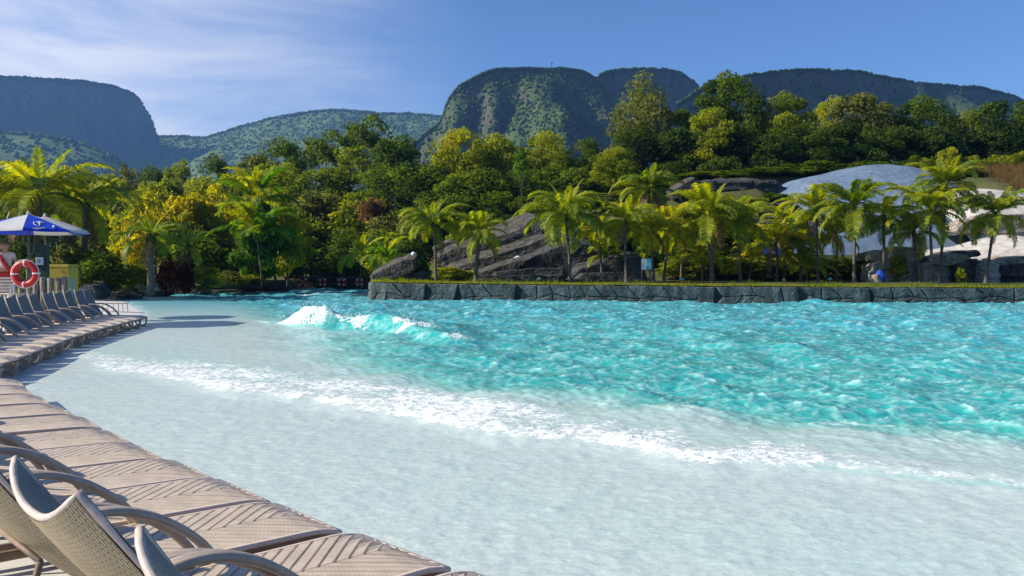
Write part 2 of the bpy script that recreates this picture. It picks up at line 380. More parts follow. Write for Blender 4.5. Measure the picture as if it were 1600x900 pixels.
# e > 0 is the offshore side
deep = sst(3.2, 6.6, dn)
behind = sst(0.2, 2.6, e1)
amp = 0.003 + 0.010 * deep * behind + 0.010 * sst(15, 30, y) * deep
w1 = samp(T1, (x * 0.93 + y * 0.36) / 9.0, (-x * 0.36 + y * 0.93) / 9.0)
w2 = samp(T2, (x * 0.8 - y * 0.6) / 7.3, (x * 0.6 + y * 0.8) / 7.3)
w3 = samp(T3, (x + 0.3 * y) / 16.0, (y - 0.3 * x) / 16.0)
nearfade = np.clip(12.0 / y, 0.35, 1.0)
rip = 0.62 * w1 + 0.42 * w2 * nearfade
rip = np.where(rip > 0, rip ** 1.25, -np.abs(rip) ** 0.85)              # sharper crests, flatter troughs
h = amp * rip + 0.05 * deep * behind * w3
# spilling bore near the beach
along = np.interp(x, [-9, -6, -2.5, 1.2, 4, 8], [0.03, 0.05, 0.085, 0.08, 0.05, 0.03])
prof = sst(-0.30, 0.45, e1) * np.exp(-np.clip(e1 - 0.28, 0, None) / 1.7)
h = h + along * prof
lump = fbm(x * 5.5, y * 5.5, None, 80, 4)
foam1 = sst(-0.05, 0.16, e1) * (1 - sst(np.interp(x, [-8, -4, 0, 1.5, 4], [0.35, 0.8, 0.85, 0.4, 0.18]), np.interp(x, [-8, -4, 0, 1.5, 4], [1.1, 2.3, 2.3, 1.3, 0.6]), e1 + 0.5 * fbm(x * 1.1, y * 1.1, None, 90, 3)))
foam1 = foam1 * (0.62 + 0.5 * sst(-0.35, 0.25, fbm(x * 1.7, y * 2.4, None, 91, 4))) * np.interp(x, [-9.5, -8.0, -5, 0.5, 2.0, 3.6, 6], [0.0, 0.60, 0.72, 1.0, 0.74, 0.52, 0.35])
h = h + foam1 * 0.013 * lump + foam1 * 0.016 * np.abs(fbm(x * 14, y * 14, None, 85, 3))
# breaking wave further out
LB = a2.max()
hh2 = np.interp(a2, [0, 0.5, 1.6, 2.6, 3.4, 4.6, 6.2, 8.2, 10.5], [0.05, 0.34, 0.60, 0.46, 0.30, 0.34, 0.30, 0.22, 0.0])
prof2 = sst(-0.05, 0.5, e2) * np.exp(-(np.clip(e2 - 0.5, 0, None) / 1.05) ** 1.3)
endf = sst(-1.0, 0.4, a2) * (1 - sst(LB - 2.5, LB, a2))
h = h + hh2 * prof2 * endf
f2n = fbm(x * 1.15, y * 1.15, None, 95, 3)
main = (1 - sst(2.3, 3.0, a2 + 0.35 * f2n)) * sst(-0.15, 0.15, e2 + 0.2 * f2n) * (1 - sst(0.8, 1.35, e2)) * sst(0.01, 0.35, a2 + 0.12 * f2n)
patch = sst(0.02, 0.26, f2n) * sst(-1.1, -0.1, e2) * (1 - sst(0.7, 1.5, e2)) * sst(2.5, 3.2, a2) * (1 - sst(8.2, 10.2, a2))
lip = sst(0.28, 0.42, e2) * (1 - sst(0.55, 0.8, e2)) * sst(-0.25, 0.3, f2n) * sst(2.4, 3.0, a2) * (1 - sst(8.0, 10.0, a2))
foam2 = np.clip(main + patch + 0.8 * lip, 0, 1)
h = h + foam2 * 0.055 * fbm(x * 3.2, y * 3.2, None, 99, 4) + main * 0.04
# far end: chop against the rocks
foam3 = sst(0.30, 0.55, fbm(x * 0.55, y * 0.8, None, 120, 3)) * sst(44, 50, y) * (1 - sst(62, 66, y)) * sst(-10.5, -14, x)
h = h + 0.12 * sst(42, 52, y) * fbm(x * 0.4, y * 0.6, None, 122, 3) * sst(-9, -14, x)
caps = sst(1.15, 2.1, rip) * deep * behind * 0.75                          # little white crests on the chop
streak = sst(0.30, 0.62, fbm(x * 0.8 + 0.25 * w1, y * 1.5, None, 130, 4)) * deep * behind * np.interp(y, [8, 10, 18, 30], [0.75, 0.6, 0.35, 0.12])
milk = (1 - sst(1.4, 3.4, e1 + 0.6 * fbm(x * 0.8, y * 0.8, None, 140, 3))) * sst(-0.2, 0.2, e1)
milk2 = np.interp(x, [-9, -6, -3.5, -1], [1, 0.92, 0.45, 0]) * (1 - sst(-0.3, 0.2, e2)) * behind * (y < 30)
teal = deep * (1 - 0.93 * milk) * (1 - 0.85 * milk2)
teal = np.where(e1 < 0, sst(3.0, 9.0, dn) * 0.10 * sst(-0.1, -2.5, e1) + 0.05 * sst(-0.4, -2.2, e1) * sst(0.8, 2.5, d), teal)
teal = np.maximum(teal, 0.10 * milk * sst(0.3, 0.9, e1))
teal = np.where(y > 47, np.maximum(teal, 0.9 * sst(47, 49, y)), teal)
h = np.where(d < 0, np.minimum(h, 0) - 0.05 * sst(0, -0.6, d), h)
foamshore = 0.45 * sst(0.7, 0.1, d + 0.3 * f2n) * sst(-0.4, 0.0, d)
foam = np.clip(foam1 + foam2 + foam3 * 0.9, 0, 1)
idx = np.arange(NR * NC).reshape(NR, NC)
fc = np.stack([idx[:-1, :-1], idx[:-1, 1:], idx[1:, 1:], idx[1:, :-1]], -1).reshape(-1, 4)
wallpoly = WALL + [(60, 90), (-6.4, 90)]
keep = ~in_poly(wallpoly, x, y) & (d > -1.6)
keep = keep[fc].all(1); fc = fc[keep]
used = np.zeros(NR * NC, bool); used[fc.ravel()] = True
remap = np.cumsum(used) - 1
wm, n, l, b = nodemat('pool_water')
def attr(nm):
    a = n.new('ShaderNodeAttribute'); a.attribute_name = nm; return a
at, af, ac, ar, ash = attr('teal'), attr('foam'), attr('caps'), attr('rip'), attr('far')
geo = n.new('ShaderNodeNewGeometry')
def noise(scale, detail=4, rough=0.6, st=(1, 1, 1), distn=0.0):
    m_ = n.new('ShaderNodeMapping'); m_.inputs['Scale'].default_value = st; l.new(geo.outputs['Position'], m_.inputs[0])
    z_ = n.new('ShaderNodeTexNoise'); z_.inputs['Scale'].default_value = scale; z_.inputs['Detail'].default_value = detail; z_.inputs['Roughness'].default_value = rough
    z_.inputs['Distortion'].default_value = distn
    l.new(m_.outputs[0], z_.inputs['Vector']); return z_
def mth(op, a, b_=None, c=None, clamp=False):
    q = n.new('ShaderNodeMath'); q.operation = op; q.use_clamp = clamp
    for i_, s_ in enumerate((a, b_, c)):
        if s_ is None: continue
        if isinstance(s_, (int, float)): q.inputs[i_].default_value = s_
        else: l.new(s_, q.inputs[i_])
    return q.outputs[0]
def mixc(f_, a, b_, mode='MIX'):
    q = n.new('ShaderNodeMix'); q.data_type = 'RGBA'; q.blend_type = mode
    for i_, s_ in ((0, f_), (6, a), (7, b_)):
        if isinstance(s_, (int, float)): q.inputs[i_].default_value = s_
        elif isinstance(s_, tuple): q.inputs[i_].default_value = (*s_, 1)
        else: l.new(s_, q.inputs[i_])
    return q.outputs[2]
tealr = ramp(n, [(0.0, (0.49, 0.58, 0.555)), (0.12, (0.43, 0.60, 0.555)), (0.35, (0.25, 0.52, 0.47)), (0.65, (0.090, 0.430, 0.370)), (1.0, (0.032, 0.360, 0.345))])
l.new(at.outputs['Fac'], tealr.inputs[0])
farc = mixc(ash.outputs['Fac'], tealr.outputs[0], (0.026, 0.355, 0.445))
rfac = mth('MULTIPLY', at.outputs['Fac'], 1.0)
lite = mixc(mth('MULTIPLY', mth('SMOOTH_MAX', ar.outputs['Fac'], 0.0, 0.2), mth('MULTIPLY', rfac, 0.34), clamp=True), farc, (0.34, 0.70, 0.68))  # light through the crests put into the colour, troughs darkened to match
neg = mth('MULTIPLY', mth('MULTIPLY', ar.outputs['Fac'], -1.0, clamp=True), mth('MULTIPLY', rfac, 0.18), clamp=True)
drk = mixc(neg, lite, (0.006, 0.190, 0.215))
# caustic like net of light on the shallow white floor and in the green water
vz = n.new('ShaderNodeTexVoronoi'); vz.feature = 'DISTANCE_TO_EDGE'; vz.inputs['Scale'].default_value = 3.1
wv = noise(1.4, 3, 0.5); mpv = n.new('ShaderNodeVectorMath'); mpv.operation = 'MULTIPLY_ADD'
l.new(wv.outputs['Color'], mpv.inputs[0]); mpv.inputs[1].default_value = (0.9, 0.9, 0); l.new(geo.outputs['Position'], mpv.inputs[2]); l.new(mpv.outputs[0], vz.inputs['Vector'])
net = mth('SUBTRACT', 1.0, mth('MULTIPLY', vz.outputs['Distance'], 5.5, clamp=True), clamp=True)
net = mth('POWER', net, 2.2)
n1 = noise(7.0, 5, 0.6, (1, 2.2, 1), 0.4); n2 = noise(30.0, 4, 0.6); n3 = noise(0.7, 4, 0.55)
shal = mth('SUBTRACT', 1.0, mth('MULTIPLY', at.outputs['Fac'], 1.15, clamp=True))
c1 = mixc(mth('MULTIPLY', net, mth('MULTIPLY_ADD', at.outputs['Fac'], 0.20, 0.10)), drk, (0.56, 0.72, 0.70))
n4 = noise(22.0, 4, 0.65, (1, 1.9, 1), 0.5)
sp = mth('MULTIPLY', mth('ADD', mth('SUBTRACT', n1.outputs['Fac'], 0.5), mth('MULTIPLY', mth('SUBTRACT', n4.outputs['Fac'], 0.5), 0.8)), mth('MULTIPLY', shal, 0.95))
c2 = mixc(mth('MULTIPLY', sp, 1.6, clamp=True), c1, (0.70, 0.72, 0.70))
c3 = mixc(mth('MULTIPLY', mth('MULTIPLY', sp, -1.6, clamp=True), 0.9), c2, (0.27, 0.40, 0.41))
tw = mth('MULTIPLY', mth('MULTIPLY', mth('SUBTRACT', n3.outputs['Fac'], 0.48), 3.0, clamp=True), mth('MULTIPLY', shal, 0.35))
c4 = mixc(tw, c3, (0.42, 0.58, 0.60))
# foam, broken by fine noise
fn = noise(6.5, 8, 0.74, (1, 1.25, 1), 0.8)
ff = mth('ADD', af.outputs['Fac'], mth('MULTIPLY', mth('SUBTRACT', fn.outputs['Fac'], 0.50), 2.9))
lz = n.new('ShaderNodeTexVoronoi'); lz.feature = 'DISTANCE_TO_EDGE'; lz.inputs['Scale'].default_value = 7.5; lz.inputs['Randomness'].default_value = 1.0
lv_ = n.new('ShaderNodeVectorMath'); lv_.operation = 'MULTIPLY_ADD'; l.new(n1.outputs['Color'], lv_.inputs[0]); lv_.inputs[1].default_value = (0.35, 0.35, 0); l.new(geo.outputs['Position'], lv_.inputs[2]); l.new(lv_.outputs[0], lz.inputs['Vector'])
ff = mth('ADD', ff, mth('MULTIPLY', mth('SUBTRACT', 0.085, lz.outputs['Distance']), 3.2))
fm = n.new('ShaderNodeMapRange'); fm.inputs['From Min'].default_value = 0.34; fm.inputs['From Max'].default_value = 0.86; l.new(ff, fm.inputs['Value'])
fmask = mth('MULTIPLY', fm.outputs[0], mth('MULTIPLY', af.outputs['Fac'], 3.0, clamp=True), clamp=True)
cn = noise(7.0, 5, 0.7, (1, 1.5, 1))
cf = mth('ADD', ac.outputs['Fac'], mth('MULTIPLY', mth('SUBTRACT', cn.outputs['Fac'], 0.5), 1.6))
cm = n.new('ShaderNodeMapRange'); cm.inputs['From Min'].default_value = 0.42; cm.inputs['From Max'].default_value = 0.85; l.new(cf, cm.inputs['Value'])
cmask = mth('MULTIPLY', cm.outputs[0], mth('MULTIPLY', ac.outputs['Fac'], 2.0, clamp=True), clamp=True)
c5 = mixc(mth('MULTIPLY', cmask, 0.55), c4, (0.78, 0.86, 0.84))
foamc = ramp(n, [(0.30, (0.76, 0.82, 0.80)), (0.58, (0.90, 0.90, 0.885))]); l.new(fn.outputs['Fac'], foamc.inputs[0])
c6 = mixc(fmask, c5, foamc.outputs[0])
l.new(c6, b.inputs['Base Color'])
l.new(mth('MULTIPLY_ADD', fmask, 0.6, mth('MULTIPLY_ADD', shal, 0.10, 0.14)), b.inputs['Roughness'])
b.inputs['IOR'].default_value = 1.33
l.new(mth('MULTIPLY_ADD', fmask, -0.15, mth('MULTIPLY_ADD', shal, -0.02, 0.17)), b.inputs['Specular IOR Level'])
bh = mth('ADD', mth('MULTIPLY', n1.outputs['Fac'], 0.6), mth('MULTIPLY', n2.outputs['Fac'], 0.30))
bh2 = mth('ADD', bh, mth('MULTIPLY', mth('MULTIPLY', fn.outputs['Fac'], fmask), 2.2))
bp = n.new('ShaderNodeBump'); bp.inputs['Strength'].default_value = 0.32; bp.inputs['Distance'].default_value = 0.035
l.new(bh2, bp.inputs['Height']); l.new(bp.outputs[0], b.inputs['Normal'])
V = np.stack([x, y, h], 1)[used]
wme = mesh_np('pool_water', V, remap[fc], True, wm)
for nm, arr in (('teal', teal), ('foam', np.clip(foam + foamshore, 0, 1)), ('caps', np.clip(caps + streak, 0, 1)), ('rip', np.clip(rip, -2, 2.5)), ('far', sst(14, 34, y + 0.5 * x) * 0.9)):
    fattr(wme, nm, arr[used])
wo = link('pool_water', wme); tag(wo, kind='structure')

# spray thrown up by the two breaking waves
rs = np.random.RandomState(5)
mb = MB(); crest = np.where((foam2 > 0.6) & used & (e2 > 0.1) & (e2 < 0.7))[0]
for i in rs.choice(crest, 420):
    hgt = rs.rand() ** 2.2 * 0.16
    mb.ico((x[i] + rs.randn() * 0.06, y[i] + rs.randn() * 0.06, h[i] + hgt), 0.004 + 0.012 * rs.rand() ** 2)
crest = np.where((foam1 > 0.8) & used & (e1 < 0.9) & (x > -4.5) & (x < 2.2))[0]
for i in rs.choice(crest, 420):
    mb.ico((x[i] + rs.randn() * 0.04, y[i] + rs.randn() * 0.04, h[i] + rs.rand() ** 2 * 0.07), 0.003 + 0.008 * rs.rand() ** 2)
M['foam'] = rough_mat('foam_spray', (0.84, 0.86, 0.86), (0.90, 0.90, 0.89), 20, 0.6, 0)
tag(mb.build('water_spray', M['foam']), 'white droplets thrown up along the breaking waves', 'spray', kind='stuff')

# ---- bank wall of irregular flat stones
rs = np.random.RandomState(12)
WP = [Vector((p[0], p[1], 0)) for p in resample(WALL, 0.35)]
cl = [0.0]
for a, b_ in zip(WP[:-1], WP[1:]): cl.append(cl[-1] + (b_ - a).length)
cl = np.array(cl)
wx = np.array([p.x for p in WP]); wy = np.array([p.y for p in WP])
def walltop(s):
    x_ = np.interp(s, cl, wx); return float(np.interp(x_, [-8, -6, 0, 10, 24, 40], [0.93, 0.90, 0.84, 0.78, 0.72, 0.70]))
def wallpt(s, z, out=0.0):
    xx, yy_ = np.interp(s, cl, wx), np.interp(s, cl, wy); t = Vector((np.interp(s + .1, cl, wx) - np.interp(s - .1, cl, wx), np.interp(s + .1, cl, wy) - np.interp(s - .1, cl, wy), 0)).normalized()
    nrm = Vector((t.y, -t.x, 0)); return Vector((xx, yy_, z)) + nrm * out
wall = thing('stone_wall', 'long low wall of irregular grey stones holding the palm bank above the pool', 'wall', (0, 0, 0))
mb = MB(); vv = []
for s in cl:
    tp = walltop(s) - 0.03
    vv += [wallpt(s, -0.9, -0.05), wallpt(s, tp, -0.05), wallpt(s, tp, -0.55)]
k = len(cl)
mb.add(vv, [(3 * i, 3 * i + 3, 3 * i + 4, 3 * i + 1) for i in range(k - 1)] + [(3 * i + 1, 3 * i + 4, 3 * i + 5, 3 * i + 2) for i in range(k - 1)])
mb.build('mortar_core', M['mortar'], wall)
# stone layout: three courses of jittered cells
SW = 0.82
ncol = int((cl[-1] - 18) / SW); s0 = 18.0
def node(i, j):                               # i along, j 0..2 courses
    r_ = np.random.RandomState(1000 + i * 7 + j * 131)
    s = s0 + (i + 0.5 * (j % 2)) * SW + (r_.rand() - 0.5) * 0.42; fr = [0, 0.46, 1.0][j] + (0 if j in (0, 2) else (r_.rand() - 0.5) * 0.30)
    return s, fr
def stone_mesh(poly, bul):
    """poly: list of (s, z) ccw; raised cushion"""
    cs = sum(p[0] for p in poly) / len(poly); cz = sum(p[1] for p in poly) / len(poly)
    rings = []
    for sh, o in ((0.97, -0.05), (0.955, 0.02), (0.86, 0.045 + bul), (0.45, 0.055 + bul)):
        rings.append([wallpt(cs + (p[0] - cs) * sh, cz + (p[1] - cz) * sh, o + (0.012 * math.sin(p[0] * 9 + p[1] * 13 + sh * 5))) for p in poly])
    kk = len(poly); vv_ = [p for r_ in rings for p in r_] + [wallpt(cs, cz, 0.058 + bul)]
    ff_ = [(a * kk + i, a * kk + (i + 1) % kk, (a + 1) * kk + (i + 1) % kk, (a + 1) * kk + i) for a in range(3) for i in range(kk)]
    ff_ += [(3 * kk + i, 3 * kk + (i + 1) % kk, 4 * kk) for i in range(kk)]
    return mesh_np('stone', vv_, ff_, False, M['stone'])
def subdiv(poly):
    out = []
    for i, p in enumerate(poly):
        q = poly[(i + 1) % len(poly)]; r_ = np.random.RandomState(int(abs(p[0] * 977 + q[0] * 31 + (p[1] + q[1]) * 577)) % 100000)
        out.append(p); out.append(((p[0] + q[0]) / 2 + (r_.rand() - .5) * 0.08, (p[1] + q[1]) / 2 + ((r_.rand() - .5) * 0.06 if abs(p[1] - q[1]) > 0.0 else 0)))
    return out
for i in range(ncol):
    for j in range(2):
        a, b_, c, d_ = node(i, j), node(i + 1, j), node(i + (1 if True else 0), j + 1), node(i, j + 1)
        if s0 + i * SW > cl[-1] - 3: continue
        big = np.random.RandomState(i * 3 + 77).rand()
        if big < 0.16 and j == 1: continue                     # some stones stand the full height of the wall
        if big < 0.16 and j == 0: c, d_ = node(i + 1, 2), node(i, 2)
        poly = []
        for (s, fr) in (a, b_, c, d_):
            poly.append((s, -0.25 + fr * (walltop(s) + 0.25)))
        part('stone', stone_mesh(subdiv(poly), 0.03 * np.random.RandomState(i * 5 + j).rand()), wall)

# ---- hills
def hill(name, prof, Z, back, depth, cliff, seed, mat, base=-3.0, step=4.0, nblob=4000, bsize=(2.2, 4.2), blabel='', bmat=None, rough=1.0, cliffdrop=0.4, skew=0.0):
    """ridge profile given as photo pixels at depth Z; front slope = cliff then talus"""
    x0_, x1_ = prof[0][0], prof[-1][0]
    zc_ = lambda px: Z + skew * ((px - x0_) / (x1_ - x0_) - 0.5)      # the ridge line may run away from the viewer
    pts = [P(px, py, zc_(px)) for px, py in prof]
    px_ = np.array([p.x for p in pts]); pz = np.array([p.z for p in pts])
    xs = np.arange(px_[0], px_[-1] + step, step)
    zr = np.interp(xs, px_, pz); zy = np.interp(xs, px_, np.array([p.y for p in pts]))
    kx = np.exp(-np.linspace(-2, 2, 5) ** 2); kx /= kx.sum(); zr = np.convolve(np.pad(zr, 2, 'edge'), kx, 'valid')
    rs = np.random.RandomState(seed)
    nv = 46; tv = np.linspace(0, 1, nv)
    cl_ = np.interp(xs, [q[0] for q in cliff], [q[1] for q in cliff]) if isinstance(cliff, list) else np.full_like(xs, cliff)
    Xs = np.repeat(xs[None, :], nv, 0); Tv = np.repeat(tv[:, None], len(xs), 1); Hh = np.repeat((zr - base)[None, :], nv, 0); C = np.repeat(cl_[None, :], nv, 0)
    # t from 0 (ridge) to 1 (foot): cliff part covers the first 0.4 of t
    tc_ = np.clip(Tv / 0.4, 0, 1); tt_ = np.clip((Tv - 0.4) / 0.6, 0, 1)
    run = (0.10 + 0.55 * (1 - C)) * Hh * tc_ ** 1.4 + depth * tt_
    drop = (0.06 * tc_ + cliffdrop * tc_ ** 1.2) * C + (0.3 * tc_) * (1 - C)
    d1 = (0.06 + cliffdrop) * C + 0.3 * (1 - C)
    zz_ = base + Hh * (1 - drop - (1 - d1) * (1 - (1 - tt_) ** 1.45))
    yy2 = zy[None, :] - run
    edge = np.minimum(1, Tv * 5)
    n1_ = fbm(Xs / 60, yy2 / 90, zz_ / 80, seed, 5)
    gul = np.abs(fbm(Xs / 75 + 0.2 * n1_, yy2 / 260, None, seed + 30, 4))
    yy2 = yy2 + rough * edge * (26 * n1_ + 46 * (gul - 0.25)) * np.clip(Hh / 120, 0, 1)
    zz_ = zz_ + rough * edge * 7 * fbm(Xs / 28, yy2 / 28, None, seed + 9, 4) * np.clip(Hh / 120, 0.1, 1)
    zz_[0] += rough * 1.5 * fbm(xs / 14, xs * 0, None, seed + 3, 3)
    # back rows
    Xb = np.repeat(xs[None, :], 3, 0); Yb = zy[None, :] + np.array([back, back * 0.5, back * 0.15])[:, None] + 0 * Xb; Zb = base + np.array([0.0, 0.45, 0.80])[:, None] * (zr - base)[None, :]
    AX = np.concatenate([Xb, Xs]); AY = np.concatenate([Yb, yy2]); AZ = np.concatenate([Zb, zz_])
    m_, k_ = AX.shape; id_ = np.arange(m_ * k_).reshape(m_, k_)
    fc_ = np.stack([id_[:-1, :-1], id_[1:, :-1], id_[1:, 1:], id_[:-1, 1:]], -1).reshape(-1, 4)
    me = mesh_np(name, np.stack([AX.ravel(), AY.ravel(), AZ.ravel()], 1), fc_, True, mat)
    tag(link(name, me), kind='structure')
    # canopy of far trees, one mass
    mbv = []; 
    u = rs.rand(nblob) * (k_ - 2); t_ = 3 + (rs.rand(nblob) ** 0.9) * (nv - 2)
    nr = int(nblob * 0.16); t_[:nr] = 3.0
    steep = C[np.clip((t_ - 3).astype(int), 0, nv - 1), u.astype(int)] * (t_ - 3 < 0.4 * nv) * (t_ > 4.5)
    ok = rs.rand(nblob) > steep * 0.72; u = u[ok]; t_ = t_[ok]; nb = len(u)
    iu = u.astype(int); it = np.minimum(t_.astype(int), m_ - 2); fu = u - iu; ft = t_ - it
    def bl(A): return (A[it, iu] * (1 - fu) + A[it, iu + 1] * fu) * (1 - ft) + (A[it + 1, iu] * (1 - fu) + A[it + 1, iu + 1] * fu) * ft
    cx, cy, cz = bl(AX), bl(AY), bl(AZ)
    rr = bsize[0] + (bsize[1] - bsize[0]) * rs.rand(nb) ** 1.8
    t5 = (1 + 5 ** .5) / 2
    V0 = np.array([(-1, t5, 0), (1, t5, 0), (-1, -t5, 0), (1, -t5, 0), (0, -1, t5), (0, 1, t5), (0, -1, -t5), (0, 1, -t5), (t5, 0, -1), (t5, 0, 1), (-t5, 0, -1), (-t5, 0, 1)]) / 1.9
    F0 = np.array([(0, 11, 5), (0, 5, 1), (0, 1, 7), (0, 7, 10), (0, 10, 11), (1, 5, 9), (5, 11, 4), (11, 10, 2), (10, 7, 6), (7, 1, 8), (3, 9, 4), (3, 4, 2), (3, 2, 6), (3, 6, 8), (3, 8, 9), (4, 9, 5), (2, 4, 11), (6, 2, 10), (8, 6, 7), (9, 8, 1)])
    jit = 1 + 0.35 * (rs.rand(nb, 12, 1) - 0.5)
    th = rs.rand(nb) * 6.28; co, si = np.cos(th)[:, None], np.sin(th)[:, None]
    bx = V0[None, :, 0] * co - V0[None, :, 1] * si; by = V0[None, :, 0] * si + V0[None, :, 1] * co; bz = np.repeat(V0[None, :, 2], nb, 0)
    VV = np.stack([bx, by, bz], -1) * jit * rr[:, None, None]; VV[:, :, 2] *= (0.55 + 0.5 * rs.rand(nb))[:, None]
    VV += np.stack([cx, cy, cz + rr * 0.35], 1)[:, None, :]
    FF = (F0[None] + (np.arange(nb) * 12)[:, None, None]).reshape(-1, 3)
    me = mesh_np(name + '_forest', VV.reshape(-1, 3), FF, False, bmat)
    fattr(me, 'lv', np.repeat(rs.rand(nb), 12))
    tag(link('hill_forest', me), blabel, 'forest', kind='stuff')
    return xs, zr
M['hill'] = rough_mat('hill_scrub', (0.020, 0.040, 0.014), (0.050, 0.085, 0.022), 0.05, 0.95, 0, 8, c3=(0.090, 0.085, 0.040))
M['hillgreen'] = rough_mat('hill_green', (0.035, 0.070, 0.020), (0.075, 0.120, 0.032), 0.04, 0.95, 0, 8, c3=(0.115, 0.150, 0.045))
for nm in ('hill', 'hillgreen'):
    n, l = M[nm].node_tree.nodes, M[nm].node_tree.links; bs = n['Principled BSDF']; src = bs.inputs['Base Color'].links[0].from_socket
    gn = n.new('ShaderNodeNewGeometry'); sx = n.new('ShaderNodeSeparateXYZ'); l.new(gn.outputs['Normal'], sx.inputs[0])
    mpn = n.new('ShaderNodeMapping'); mpn.inputs['Scale'].default_value = (0.06, 0.06, 0.012); l.new(gn.outputs['Position'], mpn.inputs[0])
    zz = n.new('ShaderNodeTexNoise'); zz.inputs['Scale'].default_value = 1.0; zz.inputs['Detail'].default_value = 6; l.new(mpn.outputs[0], zz.inputs['Vector'])
    ma = n.new('ShaderNodeMath'); ma.operation = 'MULTIPLY_ADD'; ma.inputs[1].default_value = 0.9; l.new(zz.outputs['Fac'], ma.inputs[0]); l.new(sx.outputs['Z'], ma.inputs[2])
    mr_ = n.new('ShaderNodeMapRange'); mr_.inputs['From Min'].default_value = 0.95; mr_.inputs['From Max'].default_value = 0.70; l.new(ma.outputs[0], mr_.inputs['Value'])
    rk_ = ramp(n, [(0.35, (0.050, 0.048, 0.040)), (0.65, (0.120, 0.105, 0.085))]); l.new(zz.outputs['Fac'], rk_.inputs[0])
    q = n.new('ShaderNodeMix'); q.data_type = 'RGBA'; l.new(mr_.outputs[0], q.inputs[0]); l.new(src, q.inputs[6]); l.new(rk_.outputs[0], q.inputs[7]); l.new(q.outputs[2], bs.inputs['Base Color'])
M['hilltree'] = leaf_mat('hill_canopy', (0.018, 0.046, 0.010), (0.036, 0.078, 0.016), (0.070, 0.115, 0.026), 0.15, 0.8, 0.1)
M['hilltreeg'] = leaf_mat('hill_canopy_green', (0.034, 0.085, 0.012), (0.065, 0.135, 0.022), (0.110, 0.180, 0.036), 0.15, 0.8, 0.1)
hill('hill_mesa_west', [(-260, 122), (-120, 116), (0, 119), (60, 123), (130, 127), (170, 133), (205, 144), (218, 155), (230, 174), (239, 190), (245, 214), (250, 236), (256, 250), (266, 262), (290, 275)], 1700, 420, 480, [(-1500, 0.9), (-1000, 0.95), (-700, 1.0)], 201, M['hill'], skew=380, nblob=6500, bsize=(1.4, 3.6), step=4.0, blabel='dark scrub trees along the top of the steep flat topped mesa at the left', bmat=M['hilltree'])
hill('hill_spur_west', [(-260, 205), (-60, 203), (0, 207), (40, 209), (80, 213), (130, 226), (165, 240), (200, 262), (225, 285)], 1250, 200, 330, 0.05, 215, M['hillgreen'], nblob=1500, bsize=(2.4, 4.6), step=5.0, blabel='sparse trees on the low spur below the left mesa', bmat=M['hilltreeg'], rough=0.6)
hill('hill_ridge_green', [(215, 216), (250, 214), (280, 213), (320, 216), (370, 200), (420, 186), (470, 177), (520, 172), (560, 174), (600, 178), (640, 178), (685, 182), (740, 190), (790, 205)], 1950, 400, 600, 0.05, 222, M['hillgreen'], nblob=9000, bsize=(1.8, 4.4), step=6.0, blabel='green woodland on the long sloping ridge behind the pool garden', bmat=M['hilltreeg'])
hill('hill_mesa_middle', [(640, 232), (668, 206), (684, 196), (692, 186), (696, 166), (705, 150), (720, 135), (745, 122), (765, 112), (800, 107), (830, 110), (880, 107), (905, 112), (930, 122), (944, 138), (955, 165), (972, 205), (995, 240)], 900, 300, 330, [(-110, 0.95), (-40, 0.9), (0, 0.45), (50, 0.35), (80, 0.6), (120, 0.8)], 231, M['hill'], skew=60, nblob=15000, bsize=(0.8, 2.6), blabel='mixed trees clothing the steep rounded mesa at the centre', bmat=M['hilltree'], step=3.0)
hill('hill_dome_middle', [(905, 160), (925, 130), (938, 119), (950, 112), (985, 108), (1040, 110), (1068, 117), (1084, 130), (1096, 142), (1120, 175)], 1060, 300, 300, 0.8, 242, M['hill'], skew=160, nblob=2600, bsize=(1.6, 3.4), blabel='dark trees on the dome shaped hill behind the tallest tree', bmat=M['hilltree'])
hill('hill_ridge_east', [(1060, 165), (1095, 141), (1130, 126), (1170, 118), (1200, 113), (1270, 110), (1340, 113), (1390, 122), (1450, 132), (1530, 138), (1575, 148), (1610, 162), (1700, 190), (1850, 240)], 980, 320, 330, [(200, 0.75), (420, 0.6), (640, 0.4)], 253, M['hill'], skew=520, nblob=10000, bsize=(0.9, 2.6), blabel='dark woodland on the broad ridge at the right', bmat=M['hilltree'])
# mast on the middle mesa
q = P(862, 109, 905)
ms = thing('antenna_mast', 'tiny antenna mast standing on top of the middle mesa', 'mast', (q.x, q.y, q.z - 1.5))
mb = MB(); mb.tube([(0, 0, 0), (0, 0, 4), (0, 0, 9)], 0.2, 6); mb.build('pole', M['rockdark'], ms)
for bx_, bs_ in (((0.3, 0, 8.9), (1.7, 0.5, 1.1)), ((-0.2, 0, 6.6), (0.9, 0.3, 0.6))): mb = MB(); mb.box(bx_, bs_); mb.build('antenna', M['rockdark'], ms)

# ---- air
hz = bpy.data.materials.new('haze'); hz.use_nodes = True; hn = hz.node_tree.nodes; hn.remove(hn['Principled BSDF'])
pv = hn.new('ShaderNodeVolumePrincipled'); pv.inputs['Color'].default_value = (0.22, 0.47, 1.0, 1); pv.inputs['Density'].default_value = HAZE; pv.inputs['Anisotropy'].default_value = 0.25
hz.node_tree.links.new(pv.outputs[0], hn['Material Output'].inputs['Volume'])
mb = MB(); mb.box((0, 1030, 180), (5400, 2940, 400)); mb.build('haze', hz).__setitem__('kind', 'stuff')
